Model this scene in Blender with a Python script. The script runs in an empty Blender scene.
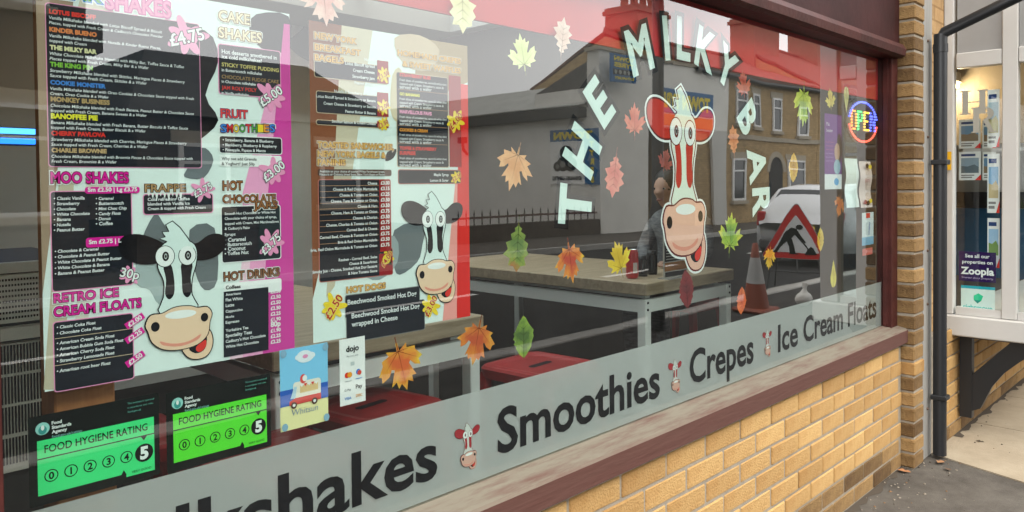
import bpy, bmesh, math, random
from mathutils import Vector, Matrix
random.seed(7)
R = math.radians
sc = bpy.context.scene
COL = sc.collection

# ------------------------------------------------------------------ camera
FPX, CXP, CYP = 770.0, 512.0, 201.0          # focal length and principal point of the (cropped) photograph, px
_a, _p, _r = R(44.4), R(1.2), R(-0.55)
CAM = Vector((0.0, -1.29, 1.40))
_fw = Vector((math.cos(_a)*math.cos(_p), math.sin(_a)*math.cos(_p), -math.sin(_p)))
_rt = Vector((math.sin(_a), -math.cos(_a), 0)); _up = _rt.cross(_fw)
RT = _rt*math.cos(_r) + _up*math.sin(_r); UP = -_rt*math.sin(_r) + _up*math.cos(_r); FW = _fw
cam = bpy.data.cameras.new('camera'); camo = bpy.data.objects.new('camera', cam); COL.objects.link(camo)
cam.sensor_width = 36; cam.lens = FPX/1024*36; cam.shift_y = -(256-CYP)/1024
cam.clip_start = 0.05; cam.clip_end = 500
camo.matrix_world = Matrix(((RT.x, UP.x, -FW.x, CAM.x), (RT.y, UP.y, -FW.y, CAM.y), (RT.z, UP.z, -FW.z, CAM.z), (0, 0, 0, 1)))
sc.camera = camo

# ------------------------------------------------------------------ sky, sun, exposure (bright overcast)
wd = bpy.data.worlds.new('World'); sc.world = wd; wd.use_nodes = True
nt = wd.node_tree; nt.nodes.clear()
sky = nt.nodes.new('ShaderNodeTexSky'); sky.sky_type = 'NISHITA'; sky.sun_disc = False
sky.sun_elevation = R(41); sky.air_density = 1.0; sky.dust_density = 2.0; sky.ozone_density = 1.0
hs = nt.nodes.new('ShaderNodeHueSaturation'); hs.inputs['Saturation'].default_value = 0.22
bg = nt.nodes.new('ShaderNodeBackground'); bg.inputs['Strength'].default_value = 0.15
wo = nt.nodes.new('ShaderNodeOutputWorld')
# an even overcast deck over the clear sky, with faint cloud mottling
tcw = nt.nodes.new('ShaderNodeTexCoord'); cn = nt.nodes.new('ShaderNodeTexNoise'); cn.inputs['Scale'].default_value = 2.2; cn.inputs['Detail'].default_value = 5
ccr = nt.nodes.new('ShaderNodeValToRGB'); ccr.color_ramp.elements[0].position = 0.3; ccr.color_ramp.elements[0].color = (0.84, 0.86, 0.88, 1); ccr.color_ramp.elements[1].position = 0.7; ccr.color_ramp.elements[1].color = (1.0, 0.99, 0.97, 1)
csc = nt.nodes.new('ShaderNodeVectorMath'); csc.operation = 'SCALE'; csc.inputs['Scale'].default_value = 10.5
cmx = nt.nodes.new('ShaderNodeMix'); cmx.data_type = 'RGBA'; cmx.inputs['Factor'].default_value = 0.88
nt.links.new(tcw.outputs['Generated'], cn.inputs['Vector']); nt.links.new(cn.outputs['Fac'], ccr.inputs[0]); nt.links.new(ccr.outputs[0], csc.inputs[0])
nt.links.new(sky.outputs[0], hs.inputs['Color']); nt.links.new(hs.outputs[0], cmx.inputs['A']); nt.links.new(csc.outputs[0], cmx.inputs['B']); nt.links.new(cmx.outputs['Result'], bg.inputs[0]); nt.links.new(bg.outputs[0], wo.inputs[0])
SD = Vector((-0.20, -0.68, 0.70)).normalized()  # towards the sun
sky.sun_rotation = math.atan2(SD.x, SD.y)
sun = bpy.data.lights.new('sun', 'SUN'); sun.energy = 0.6; sun.angle = R(14); sun.color = (1.0, 0.93, 0.82)
suno = bpy.data.objects.new('sun', sun); COL.objects.link(suno)
suno.rotation_euler = (-SD).to_track_quat('-Z', 'Y').to_euler()
sc.view_settings.view_transform = 'Standard'; sc.view_settings.look = 'None'
sc.view_settings.exposure = 1.65; sc.view_settings.gamma = 1.0; sc.view_settings.use_curve_mapping = False
sc.cycles.use_denoising = True; sc.cycles.max_bounces = 10; sc.cycles.transparent_max_bounces = 24
sc.cycles.diffuse_bounces = 5; sc.cycles.glossy_bounces = 4; sc.cycles.sample_clamp_indirect = 6

# ------------------------------------------------------------------ pixel -> place
def ray(x, y): return RT*((x-CXP)/FPX) - UP*((y-CYP)/FPX) + FW
def on_y(x, y, Y=0.04):
    r = ray(x, y); return CAM + r*((Y-CAM.y)/r.y)
def on_x(x, y, X):
    r = ray(x, y); return CAM + r*((X-CAM.x)/r.x)
def on_z(x, y, Z):
    r = ray(x, y); return CAM + r*((Z-CAM.z)/r.z)
def gl(x, y):
    p = on_y(x, y); return (p.x, p.z)

# ------------------------------------------------------------------ materials
MATS = {}
def mat(name, col, rough=0.6, spec=0.5, var=0.0, scale=8.0, bump=0.0, bscale=60.0, metal=0.0, emit=None, estr=0, rnd=0.0, coat=0.0):
    if name in MATS: return MATS[name]
    m = bpy.data.materials.new(name); m.use_nodes = True; t = m.node_tree; N = t.nodes; L = t.links
    b = N['Principled BSDF']; b.inputs['Roughness'].default_value = rough; b.inputs['Metallic'].default_value = metal
    b.inputs['Specular IOR Level'].default_value = spec; b.inputs['Base Color'].default_value = (*col, 1)
    if coat: b.inputs['Coat Weight'].default_value = coat
    if emit: b.inputs['Emission Color'].default_value = (*emit, 1); b.inputs['Emission Strength'].default_value = estr
    if var or bump or rnd:
        tc = N.new('ShaderNodeTexCoord')
    if var or rnd:
        nz = N.new('ShaderNodeTexNoise'); nz.inputs['Scale'].default_value = scale; nz.inputs['Detail'].default_value = 6; nz.inputs['Roughness'].default_value = 0.65
        L.new(tc.outputs['Object'], nz.inputs['Vector'])
        mr = N.new('ShaderNodeMapRange'); mr.inputs[1].default_value = 0.3; mr.inputs[2].default_value = 0.7
        mr.inputs[3].default_value = 1-var; mr.inputs[4].default_value = 1+var; L.new(nz.outputs['Fac'], mr.inputs[0])
        fac = mr.outputs[0]
        if rnd:
            oi = N.new('ShaderNodeObjectInfo'); m2 = N.new('ShaderNodeMapRange'); m2.inputs[3].default_value = 1-rnd; m2.inputs[4].default_value = 1+rnd
            L.new(oi.outputs['Random'], m2.inputs[0]); mu = N.new('ShaderNodeMath'); mu.operation = 'MULTIPLY'
            L.new(fac, mu.inputs[0]); L.new(m2.outputs[0], mu.inputs[1]); fac = mu.outputs[0]
        mx = N.new('ShaderNodeVectorMath'); mx.operation = 'SCALE'; mx.inputs[0].default_value = col; L.new(fac, mx.inputs['Scale'])
        L.new(mx.outputs[0], b.inputs['Base Color'])
    if bump:
        n2 = N.new('ShaderNodeTexNoise'); n2.inputs['Scale'].default_value = bscale; n2.inputs['Detail'].default_value = 5
        L.new(tc.outputs['Object'], n2.inputs['Vector'])
        bp = N.new('ShaderNodeBump'); bp.inputs['Strength'].default_value = bump; bp.inputs['Distance'].default_value = 0.01
        L.new(n2.outputs['Fac'], bp.inputs['Height']); L.new(bp.outputs[0], b.inputs['Normal'])
    MATS[name] = m; return m
def ink(col, name=None):                        # printed ink, satin
    return mat(name or 'ink_%02x%02x%02x' % tuple(int(c*255) for c in col), col, 0.6, 0.06)
def hexc(h):
    v = [int(h[i:i+2], 16)/255 for i in (0, 2, 4)]
    return tuple((c/12.92 if c <= 0.04045 else ((c+0.055)/1.055)**2.4) for c in v)
def I(h): return ink(hexc(h))

def two_tone(name, ca, cb, scale, lo, hi, rough=0.7, bump=0.15, bscale=50, stretch=(1, 1, 1), up_only=False, rnd=0.0, brick=None, hue=0.0):
    m = bpy.data.materials.new(name); m.use_nodes = True; t = m.node_tree; N = t.nodes; L = t.links; b = N['Principled BSDF']
    b.inputs['Roughness'].default_value = rough; b.inputs['Specular IOR Level'].default_value = 0.3
    tc = N.new('ShaderNodeTexCoord'); mp = N.new('ShaderNodeMapping'); mp.inputs['Scale'].default_value = stretch
    L.new(tc.outputs['Object'], mp.inputs['Vector'])
    vec = mp.outputs[0]
    nz = N.new('ShaderNodeTexNoise'); nz.inputs['Scale'].default_value = scale; nz.inputs['Detail'].default_value = 7; nz.inputs['Roughness'].default_value = 0.7
    L.new(vec, nz.inputs['Vector'])
    rp = N.new('ShaderNodeMapRange'); rp.inputs[1].default_value = lo; rp.inputs[2].default_value = hi; L.new(nz.outputs['Fac'], rp.inputs[0])
    fac = rp.outputs[0]
    if hue:
        oh = N.new('ShaderNodeObjectInfo'); hm = N.new('ShaderNodeMath'); hm.operation = 'MULTIPLY_ADD'; hm.inputs[1].default_value = hue; hm.inputs[2].default_value = -hue/2; L.new(oh.outputs['Random'], hm.inputs[0])
        ha = N.new('ShaderNodeMath'); ha.operation = 'ADD'; ha.use_clamp = True; L.new(fac, ha.inputs[0]); L.new(hm.outputs[0], ha.inputs[1]); fac = ha.outputs[0]
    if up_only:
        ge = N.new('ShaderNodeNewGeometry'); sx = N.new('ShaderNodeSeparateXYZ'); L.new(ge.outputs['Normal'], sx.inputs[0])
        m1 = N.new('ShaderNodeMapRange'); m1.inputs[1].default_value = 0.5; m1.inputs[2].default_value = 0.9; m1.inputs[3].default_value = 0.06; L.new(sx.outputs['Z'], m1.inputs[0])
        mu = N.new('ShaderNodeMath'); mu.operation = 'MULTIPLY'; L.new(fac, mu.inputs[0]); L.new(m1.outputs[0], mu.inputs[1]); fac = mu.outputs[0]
    mx = N.new('ShaderNodeMix'); mx.data_type = 'RGBA'; mx.inputs['A'].default_value = (*ca, 1); mx.inputs['B'].default_value = (*cb, 1)
    L.new(fac, mx.inputs['Factor']); out = mx.outputs['Result']
    if brick:
        bt = N.new('ShaderNodeTexBrick'); bt.inputs['Scale'].default_value = 1; bt.inputs['Brick Width'].default_value = 0.225; bt.inputs['Row Height'].default_value = 0.075
        bt.inputs['Mortar Size'].default_value = 0.006; bt.inputs['Color1'].default_value = (1, 1, 1, 1); bt.inputs['Color2'].default_value = (0.7, 0.7, 0.7, 1); bt.inputs['Mortar'].default_value = (*brick, 1)
        m3 = N.new('ShaderNodeMapping'); m3.inputs['Rotation'].default_value = (R(90), 0, 0); L.new(tc.outputs['Object'], m3.inputs[0]); L.new(m3.outputs[0], bt.inputs['Vector'])
        ml = N.new('ShaderNodeMix'); ml.data_type = 'RGBA'; ml.blend_type = 'MULTIPLY'; ml.inputs['Factor'].default_value = 0.8
        L.new(out, ml.inputs['A']); L.new(bt.outputs['Color'], ml.inputs['B']); out = ml.outputs['Result']
    if rnd:
        oi = N.new('ShaderNodeObjectInfo'); m2 = N.new('ShaderNodeMapRange'); m2.inputs[3].default_value = 1-rnd; m2.inputs[4].default_value = 1+rnd
        L.new(oi.outputs['Random'], m2.inputs[0]); vs = N.new('ShaderNodeVectorMath'); vs.operation = 'SCALE'; L.new(out, vs.inputs[0]); L.new(m2.outputs[0], vs.inputs['Scale']); out = vs.outputs[0]
    L.new(out, b.inputs['Base Color'])
    if bump:
        n2 = N.new('ShaderNodeTexNoise'); n2.inputs['Scale'].default_value = bscale; n2.inputs['Detail'].default_value = 6; L.new(vec, n2.inputs['Vector'])
        bp = N.new('ShaderNodeBump'); bp.inputs['Strength'].default_value = bump; bp.inputs['Distance'].default_value = 0.01
        L.new(n2.outputs['Fac'], bp.inputs['Height']); L.new(bp.outputs[0], b.inputs['Normal'])
    return m

def glass_mat(name, f0=0.046, gain=2.6, tint=(0.71, 0.765, 0.75), wave=0.016, wscale=1.8):
    m = bpy.data.materials.new(name); m.use_nodes = True; t = m.node_tree; N = t.nodes; L = t.links; N.clear()
    o = N.new('ShaderNodeOutputMaterial'); mix = N.new('ShaderNodeMixShader'); tr = N.new('ShaderNodeBsdfTransparent'); tr.inputs[0].default_value = (*tint, 1)
    g = N.new('ShaderNodeBsdfGlossy'); g.inputs['Roughness'].default_value = 0.0
    geo = N.new('ShaderNodeNewGeometry'); d = N.new('ShaderNodeVectorMath'); d.operation = 'DOT_PRODUCT'
    L.new(geo.outputs['Incoming'], d.inputs[0]); L.new(geo.outputs['Normal'], d.inputs[1])
    ab = N.new('ShaderNodeMath'); ab.operation = 'ABSOLUTE'; L.new(d.outputs['Value'], ab.inputs[0])
    om = N.new('ShaderNodeMath'); om.operation = 'SUBTRACT'; om.inputs[0].default_value = 1; L.new(ab.outputs[0], om.inputs[1])
    pw = N.new('ShaderNodeMath'); pw.operation = 'POWER'; pw.inputs[1].default_value = 5.0; L.new(om.outputs[0], pw.inputs[0])
    ma = N.new('ShaderNodeMath'); ma.operation = 'MULTIPLY_ADD'; ma.inputs[1].default_value = 1-f0; ma.inputs[2].default_value = f0; L.new(pw.outputs[0], ma.inputs[0])
    nu = N.new('ShaderNodeMath'); nu.operation = 'MULTIPLY'; nu.inputs[1].default_value = gain; L.new(ma.outputs[0], nu.inputs[0])      # sealed unit: g*R / (1 + (g-1)*R)
    de = N.new('ShaderNodeMath'); de.operation = 'MULTIPLY_ADD'; de.inputs[1].default_value = gain-1; de.inputs[2].default_value = 1; L.new(ma.outputs[0], de.inputs[0])
    mg = N.new('ShaderNodeMath'); mg.operation = 'DIVIDE'; mg.use_clamp = True; L.new(nu.outputs[0], mg.inputs[0]); L.new(de.outputs[0], mg.inputs[1])
    if wave:
        tc = N.new('ShaderNodeTexCoord'); nz = N.new('ShaderNodeTexNoise'); nz.inputs['Scale'].default_value = wscale; nz.inputs['Detail'].default_value = 1
        L.new(tc.outputs['Object'], nz.inputs['Vector']); bp = N.new('ShaderNodeBump'); bp.inputs['Strength'].default_value = wave; bp.inputs['Distance'].default_value = 0.1
        L.new(nz.outputs['Fac'], bp.inputs['Height']); L.new(bp.outputs[0], g.inputs['Normal'])
    L.new(mg.outputs[0], mix.inputs[0]); L.new(tr.outputs[0], mix.inputs[1]); L.new(g.outputs[0], mix.inputs[2])
    # faint dust and wipe marks on the outside
    t2 = N.new('ShaderNodeTexCoord'); mp = N.new('ShaderNodeMapping'); mp.inputs['Rotation'].default_value = (0, R(25), 0); mp.inputs['Scale'].default_value = (1.2, 1, 5.0); L.new(t2.outputs['Object'], mp.inputs[0])
    dn = N.new('ShaderNodeTexNoise'); dn.inputs['Scale'].default_value = 3.5; dn.inputs['Detail'].default_value = 8; dn.inputs['Roughness'].default_value = 0.7; L.new(mp.outputs[0], dn.inputs['Vector'])
    dr = N.new('ShaderNodeMapRange'); dr.inputs[1].default_value = 0.48; dr.inputs[2].default_value = 0.8; dr.inputs[3].default_value = 0.0; dr.inputs[4].default_value = 0.010; L.new(dn.outputs['Fac'], dr.inputs[0])
    df = N.new('ShaderNodeBsdfDiffuse'); df.inputs[0].default_value = (0.5, 0.5, 0.48, 1); mx2 = N.new('ShaderNodeMixShader'); L.new(dr.outputs[0], mx2.inputs[0]); L.new(mix.outputs[0], mx2.inputs[1]); L.new(df.outputs[0], mx2.inputs[2]); L.new(mx2.outputs[0], o.inputs[0])
    return m
def clear_mat(name, tint=(0.97, 0.99, 0.98)):
    m = bpy.data.materials.new(name); m.use_nodes = True; N = m.node_tree.nodes; N.clear()
    o = N.new('ShaderNodeOutputMaterial'); tr = N.new('ShaderNodeBsdfTransparent'); tr.inputs[0].default_value = (*tint, 1); m.node_tree.links.new(tr.outputs[0], o.inputs[0]); return m

# ------------------------------------------------------------------ object helpers
def tag(o, label=None, cat=None, group=None, kind=None, category=None):
    cat = cat or category
    if label: o['label'] = label
    if cat: o['category'] = cat
    if group: o['group'] = group
    if kind: o['kind'] = kind
    return o
def thing(name, loc, label, cat, group=None):
    o = bpy.data.objects.new(name, None); COL.objects.link(o); o.location = loc; o.empty_display_size = 0.05
    return tag(o, label, cat, group)
def root_of(p):
    v = Vector((0, 0, 0))
    while p is not None: v += p.location; p = p.parent
    return v
def link(o, parent=None):
    COL.objects.link(o)
    if parent is not None:
        o.parent = parent; o.location = o.location - root_of(parent)
    return o
class MB:
    """collects shapes in world coordinates; build() links them as one mesh object"""
    def __init__(s): s.v = []; s.f = []; s.m = []; s.mats = []; s.sm = []
    def mi(s, m):
        if m not in s.mats: s.mats.append(m)
        return s.mats.index(m)
    def add(s, vs, fs, m, smooth=False):
        k = len(s.v); s.v += [tuple(v) for v in vs]; i = s.mi(m)
        for f in fs: s.f.append([k+j for j in f]); s.m.append(i); s.sm.append(smooth)
        return s
    def box(s, x0, x1, y0, y1, z0, z1, m):
        vs = [(x0,y0,z0),(x1,y0,z0),(x1,y1,z0),(x0,y1,z0),(x0,y0,z1),(x1,y0,z1),(x1,y1,z1),(x0,y1,z1)]
        return s.add(vs, [(0,3,2,1),(4,5,6,7),(0,1,5,4),(1,2,6,5),(2,3,7,6),(3,0,4,7)], m)
    def cbox(s, x0, x1, y0, y1, z0, z1, m, c=0.004):      # box with chamfered edges
        bm = bmesh.new(); bmesh.ops.create_cube(bm, size=1)
        bmesh.ops.scale(bm, vec=(x1-x0, y1-y0, z1-z0), verts=bm.verts); bmesh.ops.translate(bm, vec=((x0+x1)/2, (y0+y1)/2, (z0+z1)/2), verts=bm.verts)
        bmesh.ops.bevel(bm, geom=bm.edges[:], offset=c, segments=1, affect='EDGES')
        bm.verts.index_update(); s.add([v.co[:] for v in bm.verts], [[v.index for v in f.verts] for f in bm.faces], m); bm.free(); return s
    def prism(s, pts, axis, a, b, m):                     # 2D outline extruded along an axis ('x','y','z')
        n = len(pts)
        def P(p, t): return {'x': (t, p[0], p[1]), 'y': (p[0], t, p[1]), 'z': (p[0], p[1], t)}[axis]
        vs = [P(p, a) for p in pts] + [P(p, b) for p in pts]
        fs = [list(range(n)), list(range(2*n-1, n-1, -1))] + [(i, (i+1) % n, n+(i+1) % n, n+i) for i in range(n)]
        return s.add(vs, fs, m)
    def tube(s, pts, r, m, seg=10, caps=True, smooth=True):
        pts = [Vector(p) for p in pts]; rr = r if isinstance(r, (list, tuple)) else [r]*len(pts); vs = []; fs = []
        prev = None
        for i, p in enumerate(pts):
            d = (pts[min(i+1, len(pts)-1)] - pts[max(i-1, 0)]).normalized()
            a = Vector((0, 0, 1)) if abs(d.z) < 0.9 else Vector((1, 0, 0))
            if prev is None: u = d.cross(a).normalized()
            else: u = (prev - d*prev.dot(d)).normalized()
            prev = u; w = d.cross(u)
            for k in range(seg):
                t = 2*math.pi*k/seg; vs.append(p + (u*math.cos(t)+w*math.sin(t))*rr[i])
        for i in range(len(pts)-1):
            for k in range(seg): fs.append((i*seg+k, i*seg+(k+1) % seg, (i+1)*seg+(k+1) % seg, (i+1)*seg+k))
        s.add(vs, fs, m, smooth)
        if caps:
            n = len(pts)-1; s.add([vs[k] for k in range(seg)], [list(range(seg))[::-1]], m); s.add([vs[n*seg+k] for k in range(seg)], [list(range(seg))], m)
        return s
    def lathe(s, prof, c, m, seg=20):
        vs = []; fs = []
        for (r, z) in prof:
            for k in range(seg):
                t = 2*math.pi*k/seg; vs.append((c[0]+r*math.cos(t), c[1]+r*math.sin(t), c[2]+z))
        for i in range(len(prof)-1):
            for k in range(seg): fs.append((i*seg+k, i*seg+(k+1) % seg, (i+1)*seg+(k+1) % seg, (i+1)*seg+k))
        return s.add(vs, fs, m, True)
    def sphere(s, c, r, m, seg=12, ring=8):
        rx, ry, rz = r if isinstance(r, (tuple, list)) else (r, r, r); vs = []; fs = []
        for i in range(ring+1):
            th = math.pi*i/ring
            for k in range(seg):
                t = 2*math.pi*k/seg; vs.append((c[0]+rx*math.sin(th)*math.cos(t), c[1]+ry*math.sin(th)*math.sin(t), c[2]-rz*math.cos(th)))
        for i in range(ring):
            for k in range(seg): fs.append((i*seg+k, i*seg+(k+1) % seg, (i+1)*seg+(k+1) % seg, (i+1)*seg+k))
        return s.add(vs, fs, m, True)
    def mesh(s, name, origin=(0, 0, 0)):
        me = bpy.data.meshes.new(name); o = Vector(origin)
        me.from_pydata([tuple(Vector(v)-o) for v in s.v], [], s.f)
        for m in s.mats: me.materials.append(m)
        me.polygons.foreach_set('material_index', s.m); me.polygons.foreach_set('use_smooth', s.sm); me.update(); return me
    def build(s, name, parent=None, origin=(0, 0, 0), **kw):
        o = bpy.data.objects.new(name, s.mesh(name, origin)); o.location = origin; link(o, parent); tag(o, **kw); return o
def one(name, parent, m, *b, c=0.0, **kw):
    q = MB(); (q.cbox(*b, m, c) if c else q.box(*b, m)); return q.build(name, parent, **kw)

# ------------------------------------------------------------------ flat print: text, shapes
_TC = {}; _GL = {}
def text_mesh(s, bold=0.0, shear=0.0, space=1.0):
    k = (s, bold, shear, space)
    if k in _TC: return _TC[k]
    c = bpy.data.curves.new('t', 'FONT'); c.body = s; c.resolution_u = 3; c.offset = bold; c.shear = shear; c.space_character = space
    o = bpy.data.objects.new('t', c); me = bpy.data.meshes.new_from_object(o)
    vs = [(v.co.x, v.co.y) for v in me.vertices]; fs = [tuple(p.vertices) for p in me.polygons]
    bpy.data.objects.remove(o); bpy.data.curves.remove(c); bpy.data.meshes.remove(me)
    if not vs: vs = [(0, 0)]
    par = list(range(len(vs)))                       # which glyph each vertex belongs to
    def fd(i):
        while par[i] != i: par[i] = par[par[i]]; i = par[i]
        return i
    for f in fs:
        r0 = fd(f[0])
        for j in f[1:]: par[fd(j)] = r0
    ids = {}; _GL[k] = [ids.setdefault(fd(i), len(ids)) % 7 for i in range(len(vs))]
    _TC[k] = (vs, fs, min(v[0] for v in vs), max(v[0] for v in vs), min(v[1] for v in vs), max(v[1] for v in vs)); return _TC[k]
def ell(cx, cz, rx, rz, rot=0, n=24):
    c, s = math.cos(R(rot)), math.sin(R(rot)); out = []
    for k in range(n):
        t = 2*math.pi*k/n; a, b = rx*math.cos(t), rz*math.sin(t); out.append((cx+a*c-b*s, cz+a*s+b*c))
    return out
def rrect(x0, z0, x1, z1, r=0.0):
    x0, x1 = min(x0, x1), max(x0, x1); z0, z1 = min(z0, z1), max(z0, z1)
    if r <= 0: return [(x0, z0), (x1, z0), (x1, z1), (x0, z1)]
    out = []
    for cx, cz, a0 in ((x1-r, z0+r, -90), (x1-r, z1-r, 0), (x0+r, z1-r, 90), (x0+r, z0+r, 180)):
        for k in range(5): t = R(a0+22.5*k); out.append((cx+r*math.cos(t), cz+r*math.sin(t)))
    return out
def smooth_closed(pts, n=4):
    out = []; N = len(pts)
    for i in range(N):
        p0, p1, p2, p3 = [pts[(i+j-1) % N] for j in range(4)]
        for k in range(n):
            t = k/n
            out.append(tuple(0.5*((2*p1[d]) + (-p0[d]+p2[d])*t + (2*p0[d]-5*p1[d]+4*p2[d]-p3[d])*t*t + (-p0[d]+3*p1[d]-3*p2[d]+p3[d])*t**3) for d in (0, 1)))
    return out
class Print:
    """layers of flat print on a plane. plane maps (a, b, depth) to the world; depth grows towards the viewer"""
    DL = 0.00022
    def __init__(s, base=0.047, plane=None, parent=None):
        s.base = base; s.parent = parent; s.plane = plane or (lambda a, b, d: (a, s.base-d, b)); s.mb = MB(); s.n = 0
    def poly(s, pts, m, L=0):
        area = sum(pts[i][0]*pts[(i+1) % len(pts)][1]-pts[(i+1) % len(pts)][0]*pts[i][1] for i in range(len(pts)))
        if area < 0: pts = pts[::-1]
        s.n += 1; e = (s.n % 30)*5e-6                # no two pieces of print share a plane
        s.mb.add([s.plane(a, b, L*s.DL+e) for a, b in pts], [list(range(len(pts)))], m); return s
    def rect(s, x0, z0, x1, z1, m, L=1, r=0.0): return s.poly(rrect(x0, z0, x1, z1, r), m, L)
    def line(s, p, q, w, m, L=2):
        d = Vector((q[0]-p[0], q[1]-p[1])).normalized(); n = (-d.y*w/2, d.x*w/2)
        return s.poly([(p[0]+n[0], p[1]+n[1]), (p[0]-n[0], p[1]-n[1]), (q[0]-n[0], q[1]-n[1]), (q[0]+n[0], q[1]+n[1])], m, L)
    def text(s, t, x, z, m, L=3, w=None, h=None, sx=1.0, rot=0, bold=0.0, shear=0.0, align='l', space=1.0, ref=None, vc=False):
        vs, fs, a0, a1, b0, b1 = text_mesh(t, bold, shear, space); g_ = _GL[(t, bold, shear, space)]
        if ref: _, _, a0, a1, b0, b1 = text_mesh(t, ref, shear, space)
        k = (w/(a1-a0)) if w else (h/0.70 if h else 0.01); ky = k
        if w and h: ky = h/0.70; k = w/(a1-a0)
        k *= sx; ox = {'l': a0, 'c': (a0+a1)/2, 'r': a1}[align]; oz = (b0+b1)/2 if vc else 0
        c, sn = math.cos(R(rot)), math.sin(R(rot)); P = []
        for i_, (a, b) in enumerate(vs):
            a = (a-ox)*k; b = (b-oz)*ky; P.append(s.plane(x+a*c-b*sn, z+a*sn+b*c, L*s.DL+g_[i_]*2.2e-5))
        s.mb.add(P, fs, m); return s
    def bubble(s, t, x, z, w, fill, out, halo=None, L=3, h=None, **kw):
        if halo: s.text(t, x, z, halo, L, w=w, h=h, bold=0.13, ref=0.02, **kw)
        s.text(t, x, z, out, L+1, w=w, h=h, bold=0.075, ref=0.02, **kw); s.text(t, x, z, fill, L+2, w=w, h=h, bold=0.02, ref=0.02, **kw); return s
    def end(s, name, **kw):
        o = s.mb.build(name, s.parent, **kw); s.mb = MB(); return o

# ================================================================== THE SETTING
M_asph = two_tone('asphalt', (0.050, 0.042, 0.034), (0.125, 0.110, 0.091), 4.5, 0.28, 0.66, 0.9, 0.7, 220)
M_road = two_tone('road_surface', (0.026, 0.026, 0.026), (0.042, 0.041, 0.04), 2.0, 0.3, 0.7, 0.75, 0.3, 150)
M_slab = two_tone('concrete_slab', (0.27, 0.218, 0.15), (0.36, 0.30, 0.215), 5.0, 0.3, 0.7, 0.9, 0.3, 120)
M_kerb = two_tone('kerb_stone', (0.30, 0.29, 0.27), (0.42, 0.41, 0.38), 6, 0.3, 0.7, 0.85, 0.3, 80)
M_line = mat('road_paint', (0.75, 0.74, 0.70), 0.7, var=0.1)
M_yel = mat('yellow_road_paint', (0.62, 0.47, 0.10), 0.7, var=0.12)

M_road.node_tree.nodes['Principled BSDF'].inputs['Specular IOR Level'].default_value = 0.06
one('ground', None, M_road, -150, 150, -160, 60, -0.9, -0.14, kind='structure')
one('road', None, M_road, -60, 90, -9.6, -3.22, -0.135, -0.10, kind='structure')
one('pavement', None, M_asph, -60, 90, -0.62, 0.02, -0.13, 0.0, kind='structure')
one('outer_pavement', None, two_tone('darkened_pavement', (0.026, 0.024, 0.022), (0.050, 0.046, 0.041), 4.0, 0.3, 0.66, 0.9, 0.6, 220), -60, 90, -3.06, -0.621, -0.13, -0.002, kind='structure')  # pavement colour darkened out of view to deepen blacks reflected in the glass
one('far_pavement', None, M_asph, -60, 90, -16, -9.75, -0.132, 0.0, kind='structure')
kerb = tag(bpy.data.objects.new('kerb', None), kind='structure'); COL.objects.link(kerb)
kq = MB().cbox(0, 0.906, -3.215, -3.065, -0.13, 0.012, M_kerb, 0.012).mesh('kerb_stone')
for i in range(24):
    o = bpy.data.objects.new('kerb_stone', kq); o.location = (-4+i*0.915, 0, 0); link(o, kerb)
MB().box(18, 60, -3.21, -3.07, -0.13, 0.01, M_kerb).box(-40, -4.1, -3.21, -3.07, -0.13, 0.01, M_kerb).build('kerb_run', kerb)
MB().box(-40, 60, -9.74, -9.61, -0.13, 0.01, M_kerb).build('far_kerb', None, kind='structure')
rm = MB()
for i in range(-6, 14): rm.box(i*5, i*5+2.2, -6.45, -6.33, -0.098, -0.0955, M_line)
rm.build('road_centre_line', None, kind='structure')
MB().box(-40, 60, -3.62, -3.54, -0.098, -0.0955, mat('worn_road_paint', (0.30, 0.29, 0.26), 0.8, var=0.2)).build('road_edge_line', None, kind='structure')
# concrete slabs under the neighbour's bay
slab = tag(bpy.data.objects.new('slab_paving', None), kind='structure'); COL.objects.link(slab)
for i in range(5):
    x0 = 4.25 + i*0.76
    q = MB(); q.prism([(x0+(0.06 if i == 0 else 0), -0.02), (x0+0.752, -0.02), (x0+0.752, -0.615), (x0-(0.12 if i == 0 else 0), -0.615)], 'z', -0.02, 0.006, M_slab); q.build('paving_slab', slab)

# ------------------------------------------------------------------ bricks
M_mort = mat('mortar', (0.28, 0.24, 0.185), 0.95, var=0.15, scale=30, bump=0.3, bscale=200)
M_brick = two_tone('yellow_brick', (0.35, 0.182, 0.057), (0.475, 0.302, 0.122), 14, 0.2, 0.7, 0.9, 0.5, 130, rnd=0.12, hue=0.42)
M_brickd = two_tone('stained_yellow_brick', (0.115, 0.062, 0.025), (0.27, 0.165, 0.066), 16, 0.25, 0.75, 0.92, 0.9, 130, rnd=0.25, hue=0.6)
def brick_mesh(l, h, d, m, c=0.005):
    return MB().cbox(-l/2, l/2, -d, 0, -h/2, h/2, m, 0.0035).mesh('brick')
def lay(o_mesh, x, y, z, parent, rz=0):
    o = bpy.data.objects.new('brick', o_mesh); o.location = (x, y, z); o.rotation_euler = (random.uniform(-.004, .004), random.uniform(-.006, .006), rz); return link(o, parent)
def brick_run(parent, x0, x1, yf, z0, rows, m, m_low=None, depth=0.03, low=2, off=0.0):
    cache = {}
    for r in range(rows):
        z = z0 + 0.0375 + r*0.075; xs = x0 - (0.1125 if r % 2 else 0) - off
        while xs < x1 - 0.02:
            a, b = max(xs+0.005, x0), min(xs+0.22, x1); xs += 0.225
            if b-a < 0.03: continue
            mm = m_low if (m_low and r < low) else m
            k = (round(b-a, 3), mm.name)
            if k not in cache: cache[k] = brick_mesh(b-a, 0.065, depth, mm)
            lay(cache[k], (a+b)/2, yf+depth+random.uniform(-0.002, 0.002), z, parent)

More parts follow.
